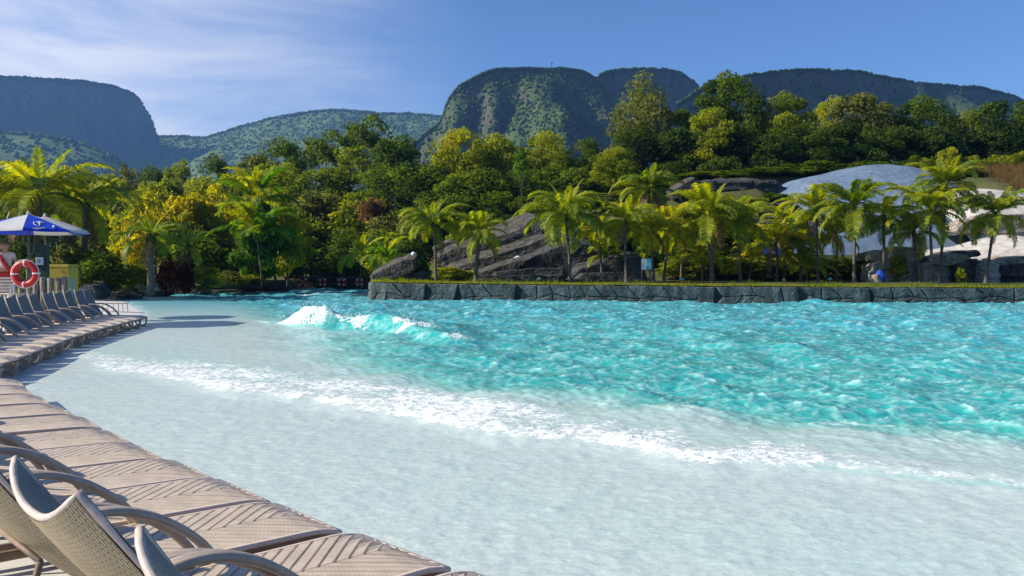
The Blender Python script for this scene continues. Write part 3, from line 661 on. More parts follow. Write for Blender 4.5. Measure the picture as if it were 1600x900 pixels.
# ================================================================== SUN LOUNGERS
def weave_mat(name, c1, c2, bw, bh, coord='UV', bump=0.6, rough=0.55, dark=0.35, trans=0.0, rot=0.0, dist=0.004):
    m, n, l, b = nodemat(name)
    t = n.new('ShaderNodeTexCoord'); mp_ = n.new('ShaderNodeMapping'); mp_.inputs['Rotation'].default_value = (0, 0, rot); l.new(t.outputs[coord], mp_.inputs[0])
    br = n.new('ShaderNodeTexBrick'); br.inputs['Scale'].default_value = 1.0; br.inputs['Brick Width'].default_value = bw; br.inputs['Row Height'].default_value = bh
    br.inputs['Mortar Size'].default_value = bh * 0.13; br.inputs['Mortar Smooth'].default_value = 0.7; br.offset = 0.5
    br.inputs['Color1'].default_value = (*c1, 1); br.inputs['Color2'].default_value = (*c2, 1); br.inputs['Mortar'].default_value = (*[a * dark for a in c1], 1)
    l.new(mp_.outputs[0], br.inputs['Vector'])
    z = n.new('ShaderNodeTexNoise'); z.inputs['Scale'].default_value = 9; z.inputs['Detail'].default_value = 6; l.new(t.outputs['Object'], z.inputs['Vector'])
    q = n.new('ShaderNodeMix'); q.data_type = 'RGBA'; q.blend_type = 'MULTIPLY'; q.inputs[0].default_value = 0.75
    r = ramp(n, [(0.3, (0.72, 0.70, 0.68)), (0.7, (1.0, 1.0, 1.0))]); l.new(z.outputs['Fac'], r.inputs[0])
    l.new(br.outputs['Color'], q.inputs[6]); l.new(r.outputs[0], q.inputs[7]); l.new(q.outputs[2], b.inputs['Base Color'])
    b.inputs['Roughness'].default_value = rough; b.inputs['Specular IOR Level'].default_value = 0.4
    iv = n.new('ShaderNodeMath'); iv.operation = 'SUBTRACT'; iv.inputs[0].default_value = 1.0; l.new(br.outputs['Fac'], iv.inputs[1])
    bp = n.new('ShaderNodeBump'); bp.inputs['Strength'].default_value = bump; bp.inputs['Distance'].default_value = dist; l.new(iv.outputs[0], bp.inputs['Height']); l.new(bp.outputs[0], b.inputs['Normal'])
    if trans:
        tr = n.new('ShaderNodeBsdfTranslucent'); l.new(q.outputs[2], tr.inputs[0]); mxs = n.new('ShaderNodeMixShader'); mxs.inputs[0].default_value = trans
        l.new(b.outputs[0], mxs.inputs[1]); l.new(tr.outputs[0], mxs.inputs[2]); l.new(mxs.outputs[0], n['Material Output'].inputs[0])
    return m
M['band'] = weave_mat('woven_band', (0.66, 0.545, 0.425), (0.74, 0.62, 0.495), 0.020, 0.0075, 'UV', 0.4, 0.6, 0.62)
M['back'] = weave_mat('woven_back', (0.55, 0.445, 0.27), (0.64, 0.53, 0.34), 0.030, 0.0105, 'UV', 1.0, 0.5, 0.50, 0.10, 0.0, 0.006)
M['backshade'] = weave_mat('woven_back_shaded', (0.23, 0.245, 0.27), (0.29, 0.305, 0.33), 0.030, 0.0105, 'UV', 0.9, 0.5, 0.42, 0.05, 0.0, 0.006)  # shade on the backrest front painted in as a darker, bluer weave
M['rim'] = rough_mat('lounger_rim', (0.46, 0.38, 0.33), (0.58, 0.50, 0.45), 30, 0.5, 0.3, 3, 0.002)
M['rail'] = rough_mat('lounger_rail', (0.17, 0.115, 0.080), (0.26, 0.185, 0.135), 18, 0.6, 0.3, 4, 0.003)
M['arm'] = rough_mat('lounger_arm', (0.36, 0.285, 0.22), (0.47, 0.385, 0.31), 12, 0.38, 0.1, 4, 0.001, spec=0.5)
M['panel'] = rough_mat('lounger_underside', (0.20, 0.15, 0.11), (0.28, 0.215, 0.165), 25, 0.7, 0.2, 3, 0.002)

SZ, XH, XF, HW = 0.30, -0.25, 0.95, 0.335
def zseat(x_): return -0.040 * max(0.0, (x_ - 0.76) / 0.19) ** 2 + 0.034 * max(0.0, 0.80 - x_)
def clip_x(poly, x0, keep_gt):
    out = []
    for i, p in enumerate(poly):
        q_ = poly[(i + 1) % len(poly)]; a = (p[0] - x0) * (1 if keep_gt else -1) >= 0; b_ = (q_[0] - x0) * (1 if keep_gt else -1) >= 0
        if a: out.append(p)
        if a != b_:
            t = (x0 - p[0]) / (q_[0] - p[0]); out.append((x0, p[1] + t * (q_[1] - p[1])))
    return out
SLOPE = math.tan(R(47))
def band_polys():
    """chevron bands: apex on the centre line towards the head"""
    res = []; pitch = 0.083; gap = 0.0045
    for side in (1, -1):
        xc = XH - HW * SLOPE
        while xc < XF:
            nseg = 5; polys = []
            for i in range(nseg):
                y0, y1 = HW * i / nseg, HW * (i + 1) / nseg
                if i == 0: y0 = 0.003
                polys.append([(xc + SLOPE * y0, side * y0), (xc + SLOPE * y1, side * y1), (xc + SLOPE * y1 + pitch - gap, side * y1), (xc + SLOPE * y0 + pitch - gap, side * y0)])
            res.append((side, polys)); xc += pitch
    return res
def band_mesh(side, polys, mb=None, uvs=None):
    own = mb is None
    if own: mb = MB(); uvs = []
    any_ = False
    for pl in polys:
        p = clip_x(clip_x(pl, XH, True), XF - 0.004, False)
        if len(p) < 3: continue
        any_ = True
        cx_ = sum(a[0] for a in p) / len(p); cy_ = sum(a[1] for a in p) / len(p)
        # crown across the band only
        lo = [(a[0], a[1], SZ + 0.002 + zseat(a[0])) for a in p]
        hi = [(a[0] + (cx_ - a[0]) * 0.0 + (0.008 if (a[0] - SLOPE * abs(a[1])) < (cx_ - SLOPE * abs(cy_)) else -0.008), a[1], SZ + 0.0125 + zseat(a[0])) for a in p]
        k_ = len(p)
        if side < 0: lo, hi = lo[::-1], hi[::-1]
        vv_ = lo + hi
        ff_ = [(i, (i + 1) % k_, k_ + (i + 1) % k_, k_ + i) for i in range(k_)] + [tuple(k_ + i for i in range(k_))]
        mb.add(vv_, ff_)
        for q_ in vv_:
            uvs.append(((q_[0] * math.sin(R(47)) + abs(q_[1]) * math.cos(R(47))) if False else (abs(q_[1]) / math.cos(R(47))), (q_[0] - SLOPE * abs(q_[1])) * math.cos(R(47))))
    if not own: return any_
    if not any_: return None
    return with_uv(mb.mesh('woven_band', M['band']), uvs)
def with_uv(me, uvs):
    uv = me.uv_layers.new(name='UVMap'); li = np.empty(len(me.loops), dtype=np.int32); me.loops.foreach_get('vertex_index', li)
    uv.data.foreach_set('uv', np.asarray(uvs, dtype=np.float32)[li].ravel()); return me
BANDS = [bm_ for bm_ in (band_mesh(s_, p_) for s_, p_ in band_polys()) if bm_]
mbj, uvj = MB(), []
for s_, p_ in band_polys(): band_mesh(s_, p_, mbj, uvj)
SEATJ = with_uv(mbj.mesh('seat_weave', M['band']), uvj)
# slab under the weave, with rolled foot
mb = MB(); secx = [XH - 0.02] + [XH + (XF - XH) * i / 12 for i in range(1, 13)]
for i in range(12):
    a, b_ = secx[i], secx[i + 1]; za, zb = zseat(a), zseat(b_); w_ = HW - 0.004
    mb.add([(a, -w_, SZ - .016 + za), (b_, -w_, SZ - .016 + zb), (b_, w_, SZ - .016 + zb), (a, w_, SZ - .016 + za), (a, -w_, SZ + .001 + za), (b_, -w_, SZ + .001 + zb), (b_, w_, SZ + .001 + zb), (a, w_, SZ + .001 + za)],
           [(3, 2, 1, 0), (4, 5, 6, 7), (0, 1, 5, 4), (2, 3, 7, 6)] + ([(1, 2, 6, 5)] if i == 11 else []) + ([(3, 0, 4, 7)] if i == 0 else []))
SEAT = mb.mesh('seat', M['panel'])
def rail_mesh(s_):
    mb_ = MB(); path = [(-0.95, s_ * 0.322, SZ - 0.020)] + [(x_, s_ * 0.322, SZ - 0.024 + zseat(x_)) for x_ in (-0.6, -0.2, 0.2, 0.6, 0.76, 0.84, 0.90, 0.935)]
    mb_.sweep(path, [(-.013, -.022), (.013, -.022), (.016, -.008), (.016, .012), (.012, .021), (-.012, .021), (-.016, .012), (-.016, -.008)]); return mb_.mesh('side_rail', M['rail'], True)
def edge_mesh(s_):
    mb_ = MB(); path = [(x_, s_ * 0.334, SZ + 0.002 + zseat(x_)) for x_ in (XH - .02, 0.0, 0.3, 0.6, 0.76, 0.82, 0.87, 0.91, 0.95)]
    if s_ > 0: path += [(0.952, y_, SZ + .002 + zseat(0.95)) for y_ in (0.2, 0.0, -0.2, -0.33)]
    mb_.sweep(path, [(-.013, -.012), (.013, -.012), (.014, .002), (.010, .011), (-.010, .011), (-.014, .002)]); return mb_.mesh('woven_edge', M['band2'], True)
M['band2'] = rough_mat('woven_edge', (0.60, 0.48, 0.395), (0.69, 0.56, 0.47), 40, 0.6, 0.5, 3, 0.003)
EDGES = [edge_mesh(1), edge_mesh(-1)]
RAILS = [rail_mesh(1), rail_mesh(-1)]
mb = MB(); mb.tube([(0.935, -0.31, SZ - .075), (0.935, 0.31, SZ - .075)], 0.016, 8); FRONT = mb.mesh('foot_rail', M['rail'], True)
mb = MB(); mb.tube([(-0.95, -0.31, SZ - .03), (-0.95, 0.31, SZ - .03)], 0.016, 8); HEADR = mb.mesh('head_rail', M['rail'], True)
def leg_mesh(x0, s_, sgn):
    y_ = s_ * 0.322; mb_ = MB()
    pts = [(x0, SZ - .05), (x0 + .035 * sgn, .20), (x0 + .02 * sgn, .10), (x0 - .03 * sgn, .028), (x0 - .11 * sgn, .017), (x0 - .20 * sgn, .03), (x0 - .255 * sgn, .10), (x0 - .275 * sgn, .20), (x0 - .28 * sgn, SZ - .05)]
    P3 = [Vector((a, y_, b_)) for a, b_ in pts]; fine = []
    for i in range(len(P3) - 1): fine += [P3[i], P3[i].lerp(P3[i + 1], .5)]
    fine.append(P3[-1])
    mb_.sweep(fine, [(-.022, -.011), (.022, -.011), (.024, 0), (.022, .011), (-.022, .011), (-.024, 0)], up=Vector((0, 1, 0.001))); return mb_.mesh('leg', M['arm'], True)
LEGS = [leg_mesh(0.90, 1, 1), leg_mesh(0.90, -1, 1), leg_mesh(-0.90, 1, -1), leg_mesh(-0.90, -1, -1)]
# backrest: a shell curved round the sitter with two pointed upper corners
def back_meshes(BA, BL, wingk, flexk, peak):
    def backpt(s_, t, off=0.0):
        w_ = 0.318 - 0.055 * t ** 1.6
        wing = wingk * abs(s_) ** 2.4 * (0.25 + 0.75 * t)
        l_ = BL * t + peak * t ** 5 * (abs(s_) ** 1.7 - 0.35)
        flex = 0.035 * math.sin(PI * t) - flexk * t ** 3
        fwd = wing - flex + off
        ux, uz = -math.cos(BA), math.sin(BA); nx_, nz_ = math.sin(BA), math.cos(BA)
        return Vector((XH + ux * l_ + nx_ * fwd, w_ * s_ * (1 - 0.06 * abs(s_) ** 6 * t), SZ + 0.012 + zseat(XH) + uz * l_ + nz_ * fwd))
    NS, NT = 22, 22; vv, uvs, ff = [], [], []
    for off in (0.012, -0.012):
        for j in range(NT + 1):
            for i in range(NS + 1):
                s_ = -1 + 2 * i / NS; t = j / NT; vv.append(backpt(s_, t, off)); uvs.append((t * BL, s_ * 0.33))
    base_ = (NS + 1) * (NT + 1)
    for j in range(NT):
        for i in range(NS):
            a = j * (NS + 1) + i; q_ = (a, a + 1, a + NS + 2, a + NS + 1)
            ff.append(tuple(reversed(q_))); ff.append(tuple(p + base_ for p in q_))
    bm0 = mesh_np('backrest', vv, ff, True); bm0.materials.append(M['back']); bm0.materials.append(M['backshade']); bm0.polygons.foreach_set('material_index', [1, 0] * (NS * NT)); back = with_uv(bm0, uvs)
    mb = MB()
    path = [backpt(-1, t / 14) for t in range(0, 15)] + [backpt(-1 + 2 * i / 18, 1.0) for i in range(1, 18)] + [backpt(1, t / 14) for t in range(14, -1, -1)]
    mb.tube(path, 0.017, 8, radii=[0.0075] * 13 + [0.0105] * (len(path) - 26) + [0.0075] * 13); rim = mb.mesh('rim', M['rim'], True)
    m_ = backpt(0, 0.62, -.02); mb = MB()
    for s_ in (-1, 1): mb.tube([(m_.x, s_ * 0.26, m_.z), (m_.x - .06, s_ * 0.28, m_.z * .55 + SZ * .45), (m_.x - .10, s_ * 0.31, SZ - .02)], 0.011, 8)
    mb.tube([(m_.x, -0.26, m_.z), (m_.x, 0.26, m_.z)], 0.010, 8)
    return back, rim, mb.mesh('back_stay', M['rail'], True)
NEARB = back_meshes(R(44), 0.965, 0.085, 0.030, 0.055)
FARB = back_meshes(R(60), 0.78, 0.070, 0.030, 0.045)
def arm_mesh(s_):
    mb_ = MB(); y_ = s_ * 0.365
    ctl = [(-0.54, 0.610), (-0.46, 0.650), (-0.36, 0.668), (-0.25, 0.658), (-0.13, 0.615), (-0.02, 0.550), (0.08, 0.465), (0.145, 0.385), (0.185, 0.310), (0.195, 0.275)]
    fine = []
    for i in range(len(ctl) - 1):
        for t in (0, .33, .67):
            p0, p1, p2, p3 = [Vector(ctl[min(max(i + a, 0), len(ctl) - 1)]) for a in (-1, 0, 1, 2)]
            q_ = 0.5 * ((2 * p1) + (p2 - p0) * t + (2 * p0 - 5 * p1 + 4 * p2 - p3) * t * t + (3 * p1 - p0 - 3 * p2 + p3) * t ** 3)
            fine.append((q_.x, y_, q_.y))
    fine.append((ctl[-1][0], y_, ctl[-1][1]))
    mb_.sweep(fine, [(-.034, -.012), (-.018, -.020), (.018, -.020), (.034, -.012), (.036, .004), (.024, .016), (.007, .010), (-.007, .010), (-.024, .016), (-.036, .004)], up=Vector((0, 0, 1))); return mb_.mesh('armrest', M['arm'], True)
ARMS = [arm_mesh(1), arm_mesh(-1)]
def make_lounger(detail, bk_=None):
    t = thing('sun_lounger', 'lounger', 'sun lounger', (0, 0, 0))
    seat = part('seat', SEAT, t)
    for r_ in EDGES: part('woven_edge', r_, seat)
    if detail:
        for bm_ in BANDS: part('woven_band', bm_, seat)
    else:
        part('seat_weave', SEATJ, seat)
    bk = part('backrest', bk_[0], t); part('rim', bk_[1], bk); part('back_stay', bk_[2], bk)
    for r_ in RAILS: part('side_rail', r_, t)
    part('foot_rail', FRONT, t); part('head_rail', HEADR, t)
    for a in ARMS: part('armrest', a, t)
    for a in LEGS: part('leg', a, t)
    return t
def put(t, corner, ang, label, group, dz=0.0):
    """corner: world position of the near right foot corner; ang: direction of the long axis"""
    a = R(ang); c_, s_ = math.cos(a), math.sin(a); lx, ly = XF, -HW
    t.location = (corner[0] - (lx * c_ - ly * s_), corner[1] - (lx * s_ + ly * c_), dz); t.rotation_euler = (0, 0, a); t['label'] = label; t['group'] = group
NEAR = [((0.88, 2.63), 50), ((0.30, 3.15), 47), ((-0.30, 3.66), 46), ((-0.905, 4.17), 45), ((-1.43, 4.69), 43), ((-1.945, 5.20), 43), ((-2.50, 5.73), 42), ((-3.00, 6.27), 41),
        ((-3.56, 6.86), 40), ((-4.12, 7.46), 40), ((-4.67, 8.06), 39), ((-5.20, 8.68), 38), ((-5.68, 9.30), 37)]
GN = 'tan woven sun loungers in the near row'; GF = 'shaded woven sun loungers in the far row'
nl = ['nearest woven lounger, only its dark curled backrest corner and armrest showing at the bottom edge',
      'woven lounger whose broad sunlit backrest fills the bottom left, seat foot cut by the edge',
      'near lounger with the largest chevron seat showing, curved armrests crossing it at the bottom',
      'third chevron seat counted up from the bottom edge in the near row',
      'fourth chevron seat counted up from the bottom edge in the near row', 'fifth chevron seat counted up from the bottom edge in the near row',
      'sixth chevron seat counted up from the bottom edge in the near row', 'seventh chevron seat counted up from the bottom edge in the near row',
      'eighth chevron seat counted up from the bottom edge in the near row', 'near row lounger at the left edge, fourth from the gap before the far row',
      'near row lounger at the left edge, third from the gap before the far row', 'near row lounger at the left edge, second from the gap before the far row',
      'farthest lounger of the near row, just before the gap in the row']
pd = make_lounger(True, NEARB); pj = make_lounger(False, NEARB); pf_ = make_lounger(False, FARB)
for i, (c_, a_) in enumerate(NEAR):
    t = pd if i == 2 else (copy_tree(pd) if i < 9 else (pj if i == 9 else copy_tree(pj)))
    put(t, (c_[0] + 0.012 * math.sin(i * 7.3), c_[1] + 0.012 * math.sin(i * 5.1)), a_ + 0.7 * math.sin(i * 3.7), nl[i], GN)
FP = [(-7.25, 10.9), (-7.6, 12.1), (-8.8, 15.8), (-9.6, 18.75), (-10.45, 22.6)]
fl = resample(FP, 0.02); acc = 0.0; nxt = 0.0; spots = []
for i in range(len(fl) - 1):
    if acc >= nxt:
        a_, b_ = Vector(fl[max(i - 20, 0)]), Vector(fl[min(i + 20, len(fl) - 1)]); tv_ = (b_ - a_)
        spots.append((fl[i], math.degrees(math.atan2(tv_.y, tv_.x)) - 90 - 3)); nxt += 0.79
    acc += (Vector(fl[i + 1]) - Vector(fl[i])).length
ordn = ['first', 'second', 'third', 'fourth', 'fifth', 'sixth', 'seventh', 'eighth', 'ninth', 'tenth', 'eleventh', 'twelfth', 'thirteenth', 'fourteenth', 'fifteenth', 'sixteenth']
for i, (p, a_) in enumerate(spots):
    t = pf_ if i == 0 else copy_tree(pf_)
    lab = 'far row lounger with shaded backrest, %s counted from the left edge' % ordn[i]
    if i == len(spots) - 1: lab = 'last lounger at the far end of the far row, its shadow on the water'
    put(t, p, a_ + (i * 37 % 7 - 3) * 0.5, lab, GF)
# a low slatted table on the sand beyond the far row
q = G(173, 489)
tb = thing('low_table', 'low thin legged table standing on the pale beach just beyond the far loungers', 'table', (q.x, q.y, 0.02), R(4))
mb = MB(); mb.box((0, 0, 0.34), (1.15, 0.5, 0.03)); mb.build('tabletop', M['arm'], tb)
for sx in (-.54, -.2, .2, .54):
    for sy in (-.21, .21):
        mb = MB(); mb.tube([(sx, sy, 0), (sx * 0.98, sy, 0.17), (sx * 0.96, sy, 0.326)], 0.014, 6); mb.build('leg', M['arm'], tb)
# ================================================================== VEGETATION
def leaves_np(c, nrm, L, W, rs, droop=0.0):
    """rhombic leaves: centres c (n,3), normals nrm, half length L, half width W (n,)"""
    n = len(c); r_ = rs.randn(n, 3); t = r_ - (r_ * nrm).sum(1, keepdims=True) * nrm
    t[:, 2] -= droop; t /= np.linalg.norm(t, axis=1, keepdims=True) + 1e-9
    b = np.cross(nrm, t); L = L[:, None]; W = W[:, None]
    fold = nrm * W * 0.35
    v = np.stack([c - t * L, c + b * W + fold, c + t * L, c - b * W + fold], 1)
    return v.reshape(-1, 3), np.arange(n * 4).reshape(-1, 4)
def crown_mesh(name, seed, clumps, nleaf, leaf, mat, flat=0.75, out=0.6, droop=0.15, lvamp=1.0):
    """clumps: list of (x,y,z,r)"""
    rs = np.random.RandomState(seed); V, Fc, LV = [], [], []; base = 0
    for (cx, cy, cz, cr) in clumps:
        n = max(8, int(nleaf * (0.7 + 0.6 * rs.rand())))
        d = rs.randn(n, 3); d /= np.linalg.norm(d, axis=1, keepdims=True)
        rad = cr * (0.45 + 0.60 * rs.rand(n) ** 0.6)
        p = d * rad[:, None]; p[:, 2] *= flat; p += np.array([cx, cy, cz])
        nr = d * out + rs.randn(n, 3) * 0.55 + np.array([0, 0, 0.35]); nr /= np.linalg.norm(nr, axis=1, keepdims=True)
        s = leaf * (0.6 + 0.8 * rs.rand(n))
        v, f = leaves_np(p, nr, s, s * (0.42 + 0.2 * rs.rand(n)), rs, droop)
        V.append(v); Fc.append(f + base); base += len(v)
        cv = 0.15 + 0.7 * rs.rand()
        LV.append(np.repeat(np.clip(cv * lvamp + 0.5 * (1 - lvamp) + 0.28 * (rs.rand(n) - 0.5), 0, 1), 4))
    me = mesh_np(name, np.concatenate(V), np.concatenate(Fc), False, mat)
    fattr(me, 'lv', np.concatenate(LV)); return me
def limb_mesh(name, seed, h, r0, targets, mat, trunk_top, lean=0.0):
    """tapered trunk plus limbs reaching the given points"""
    rs = np.random.RandomState(seed); mb = MB()
    tp = []; n = 7
    for i in range(n):
        t = i / (n - 1); tp.append(Vector((lean * t + 0.05 * h * 0.3 * math.sin(3 * t + seed), 0.02 * h * math.sin(2.3 * t + seed * 2), trunk_top * t)))
    mb.tube(tp, r0, 7, radii=[r0 * (1.25 if i == 0 else 1) * (1 - 0.55 * i / (n - 1)) for i in range(n)])
    for q in targets:
        k = rs.randint(3, n); a = tp[k]; q = Vector(q)
        m_ = a.lerp(q, 0.5) + Vector((0, 0, -0.06 * (q - a).length)) + Vector((rs.randn(), rs.randn(), rs.randn())) * 0.05 * (q - a).length
        rr = r0 * 0.42
        mb.tube([a, a.lerp(m_, .5), m_, m_.lerp(q, .55), q], rr, 5, radii=[rr, rr * .8, rr * .6, rr * .4, rr * .18])
    return mb.mesh(name, mat, True)
def ell_clumps(seed, n, rx, ry, rz, cz, cr, lo=-0.75, shell=0.62):
    rs = np.random.RandomState(seed); out = []
    while len(out) < n:
        d = rs.randn(3); d /= np.linalg.norm(d)
        if d[2] < lo: continue
        k = shell + (1.0 - shell) * rs.rand() ** 0.7 if rs.rand() < 0.8 else rs.rand() * shell
        out.append((d[0] * rx * k, d[1] * ry * k, cz + d[2] * rz * k, cr * (0.7 + 0.6 * rs.rand())))
    return out
TREES = {}
def tree_kind(key, seed, ncl, rx, rz, cz, cr, nleaf, leaf, h=10, r0=0.2, ttop=6.0, lo=-0.75, flat=0.75, shell=0.62, droop=0.15):
    cl = ell_clumps(seed, ncl, rx, rx * 0.9, rz, cz, cr, lo, shell)
    cm = crown_mesh('crown', seed, cl, nleaf, leaf, M['dark'], flat, droop=droop)
    rs = np.random.RandomState(seed + 1); sel = [cl[i][:3] for i in rs.choice(len(cl), min(14, len(cl)), replace=False)]
    TREES[key] = (cm, limb_mesh('trunk', seed, h, r0, sel, M['bark'], ttop))
# nominal size: 10 m tall, about 7 m wide
tree_kind('round1', 301, 42, 3.3, 4.0, 6.0, 1.10, 200, 0.17)
tree_kind('round2', 302, 36, 3.5, 3.6, 6.3, 1.25, 230, 0.19)
tree_kind('round3', 303, 46, 3.2, 4.4, 5.5, 1.05, 180, 0.16, lo=-0.95)
tree_kind('full1', 304, 60, 3.3, 4.9, 5.0, 1.15, 165, 0.18, lo=-1, shell=0.7)
tree_kind('full2', 305, 56, 3.4, 4.8, 5.0, 1.25, 170, 0.20, lo=-1, shell=0.7)
tree_kind('airy1', 306, 46, 3.3, 2.2, 7.6, 0.95, 62, 0.17, ttop=7.0, lo=-0.5, flat=0.5)
tree_kind('tall1', 307, 80, 2.9, 4.6, 5.2, 0.95, 100, 0.15, lo=-0.95, shell=0.55, r0=0.16)
tree_kind('slim1', 308, 13, 1.7, 1.6, 8.0, 0.80, 90, 0.20, r0=0.10, ttop=7.6, lo=-0.6)
tree_kind('bush1', 309, 46, 3.4, 4.2, 4.6, 1.30, 110, 0.27, lo=-0.8, shell=0.6, ttop=4)
tree_kind('bush2', 310, 50, 3.4, 4.4, 4.6, 1.15, 100, 0.33, lo=-0.8, shell=0.6, ttop=4, droop=0.5)
tree_kind('bush3', 311, 40, 3.4, 4.0, 4.4, 1.35, 80, 0.42, lo=-0.8, shell=0.55, ttop=4, droop=0.8)
tree_kind('feather1', 312, 60, 3.4, 4.6, 5.2, 1.0, 120, 0.26, lo=-0.9, shell=0.5, droop=1.4)
# the big thin crowned tree with bare limbs showing
PROTO = {}
def plant(kind, mat, name, label, cat, px, top, width, y, base=None, group=None, rz=None, dz=-0.15):
    """stands a tree so that its crown tops out at photo pixel (px, top) at distance y"""
    a = P(px, top, y); gz = tz(a.x, y) if base is None else base
    h = max(0.4, a.z - gz); w = width / F * y
    if kind not in PROTO:
        t = thing(name, label, cat); part('trunk', TREES[kind][1], t); c = part('crown', TREES[kind][0], t); setmat(c, mat); PROTO[kind] = t
    else:
        t = copy_tree(PROTO[kind]); t.name = name; t['label'] = label; t['category'] = cat
        if 'group' in t: del t['group']
        KIDS[t.name] = KIDS.get(t.name, [])
        for ch in t.children if False else KIDLIST[0]: 
            if ch.name.startswith('crown'): setmat(ch, mat)
    sx_ = w / 7.0; sz_ = max((h - dz) / 10.0, 0.72 * sx_ if kind.startswith(('full', 'round')) else 0.0)   # low ones are rooted further down the slope
    t.location = (a.x, y, a.z - 10.0 * sz_); t.scale = (sx_, sx_, sz_)
    t.rotation_euler = (0, 0, rz if rz is not None else (px * 12.9898 + top * 4.1) % 6.28)
    if group: t['group'] = group
    return t
KIDLIST = [[]]
_ct = copy_tree
def copy_tree(o, parent=None):
    c = o.copy(); COL.objects.link(c)
    if parent: c.parent = parent; reg(c)
    kids = [copy_tree(ch, c) for ch in KIDS.get(o.name, [])]
    if parent is None: KIDLIST[0] = kids
    return c
GT = 'forest trees on the slope'
# --- skyline trees, left to right
for a in [
    ('round2', 'olive', 'forest_tree', 'low rounded olive tree on the skyline right of the big left palms', 150, 266, 70, 112),
    ('airy1', 'olive', 'forest_tree', 'thin pale bare branched tree on the skyline below the left mesa', 203, 256, 54, 118),
    ('round1', 'dark', 'forest_tree', 'dark low tree behind the yellow bushes, below the foot of the left mesa', 240, 264, 66, 110),
    ('round3', 'mid', 'forest_tree', 'mid green rounded tree under the notch between mesa and green ridge', 277, 253, 60, 108),
    ('round1', 'dark', 'forest_tree', 'small dark tree standing out alone against the green ridge', 338, 246, 66, 112),
    ('round2', 'olive', 'forest_tree', 'olive tree behind the bright green banana plants, left part of the wood', 400, 234, 80, 104),
    ('round1', 'dark', 'forest_tree', 'dark rounded tree left of the flat topped airy trees', 445, 221, 92, 100),
    ('airy1', 'dark', 'forest_tree', 'thin airy tree with see-through crown left of the taller airy tree', 512, 200, 86, 108),
    ('airy1', 'dark', 'forest_tree', 'tallest airy umbrella shaped tree against the green ridge', 575, 175, 84, 108),
    ('round3', 'mid', 'forest_tree', 'broad mid green tree just below the umbrella shaped tree', 548, 232, 100, 92),
    ('round2', 'dark', 'forest_tree', 'dark domed tree right of the umbrella shaped tree', 632, 209, 104, 90),
    ('round1', 'bright', 'forest_tree', 'sunlit yellow green tree left of centre, below the edge of the middle mesa', 716, 204, 92, 80),
    ('round2', 'mid', 'forest_tree', 'mid green tree directly below the middle of the mesa', 786, 205, 100, 84),
    ('round1', 'mid', 'forest_tree', 'leafy tree below the mesa, second left of the tallest tree', 856, 208, 86, 86),
    ('round3', 'dark', 'forest_tree', 'dark round topped tree just left of the tallest tree', 919, 219, 74, 84),
    ('tall1', 'olive', 'forest_tree', 'tallest light olive tree with a thin crown rising above the dome hill', 1003, 117, 118, 84),
    ('round2', 'dark', 'forest_tree', 'dense dark tree tucked against the right flank of the tallest tree', 1062, 166, 74, 88),
    ('round1', 'dark', 'forest_tree', 'second tallest tree, dark and rounded, in the notch of the hills', 1140, 117, 112, 84),
    ('round3', 'bright', 'forest_tree', 'sunlit yellow green tree in front of the second tallest tree', 1106, 172, 84, 77),
    ('round1', 'mid', 'forest_tree', 'tree with sunlit crown right of the second tallest tree', 1226, 150, 92, 82),
    ('round2', 'olive', 'forest_tree', 'broad olive tree with the widest crown on the right skyline', 1335, 142, 116, 86),
    ('round3', 'bright', 'forest_tree', 'yellow green tree on the left shoulder of the broad olive tree', 1300, 152, 66, 90),
    ('round1', 'dark', 'forest_tree', 'dark broad tree right of the broad olive tree', 1444, 154, 106, 86),
    ('round3', 'mid', 'forest_tree', 'lighter small tree between the two dark trees at the right', 1510, 174, 58, 90),
    ('round2', 'dark', 'forest_tree', 'dark rounded tree at the right edge of the photo', 1568, 151, 96, 84),
    ('full2', 'mid', 'forest_tree', 'tree cut by the right edge behind the hedge', 1622, 160, 80, 88),
    ('slim1', 'vivid', 'slim_tree', 'slim young tree with bare pale trunk and few light green tufts', 815, 231, 44, 66),
    ('round1', 'mid', 'forest_tree', 'small leafy tree at the foot of the tallest tree', 960, 232, 76, 72),
]: plant(a[0], M[a[1]], a[2], a[3], 'tree', *a[4:], group=GT)
# --- the massed wood below the skyline: look alike trees, mostly in each other's shade
fill_l = [('full1', 600, 262, 110, 82), ('full2', 665, 252, 110, 78), ('full1', 500, 262, 100, 90), ('full2', 740, 262, 110, 74), ('full1', 810, 262, 120, 77), ('full2', 885, 258, 110, 76), ('full1', 940, 262, 96, 78), ('full2', 690, 300, 90, 70), ('full1', 790, 300, 90, 71), ('full2', 870, 296, 80, 70)]
def under(px):
    lm = [(20, 'the left edge palm'), (62, 'the big left palm'), (136, 'the palm right of the blue umbrella'), (204, 'the bare branched tree'), (240, 'the small stout palm'), (338, 'the lone small dark tree'), (404, 'the banana like plant'), (445, 'the dark rounded skyline tree'), (512, 'the see-through airy tree'), (575, 'the tall umbrella shaped tree'), (632, 'the dark domed tree'), (716, 'the sunlit yellow green tree'), (786, 'the middle of the mesa'), (815, 'the slim young tree'), (856, 'the third grove palm'), (919, 'the short yellow palm'),
          (1003, 'the tallest thin crowned tree'), (1062, 'the leaning ledge rock'), (1140, 'the second tallest tree'), (1226, 'the right tip of the ledge'), (1300, 'the left crest of the mound'), (1335, 'the broad olive tree'), (1444, 'the tallest grove palm'), (1510, 'the lighter small skyline tree'), (1568, 'the right edge tree'), (1640, 'the right edge of the hedge')]
    return min(lm, key=lambda q_: abs(q_[0] - px))[1]
USED = {}
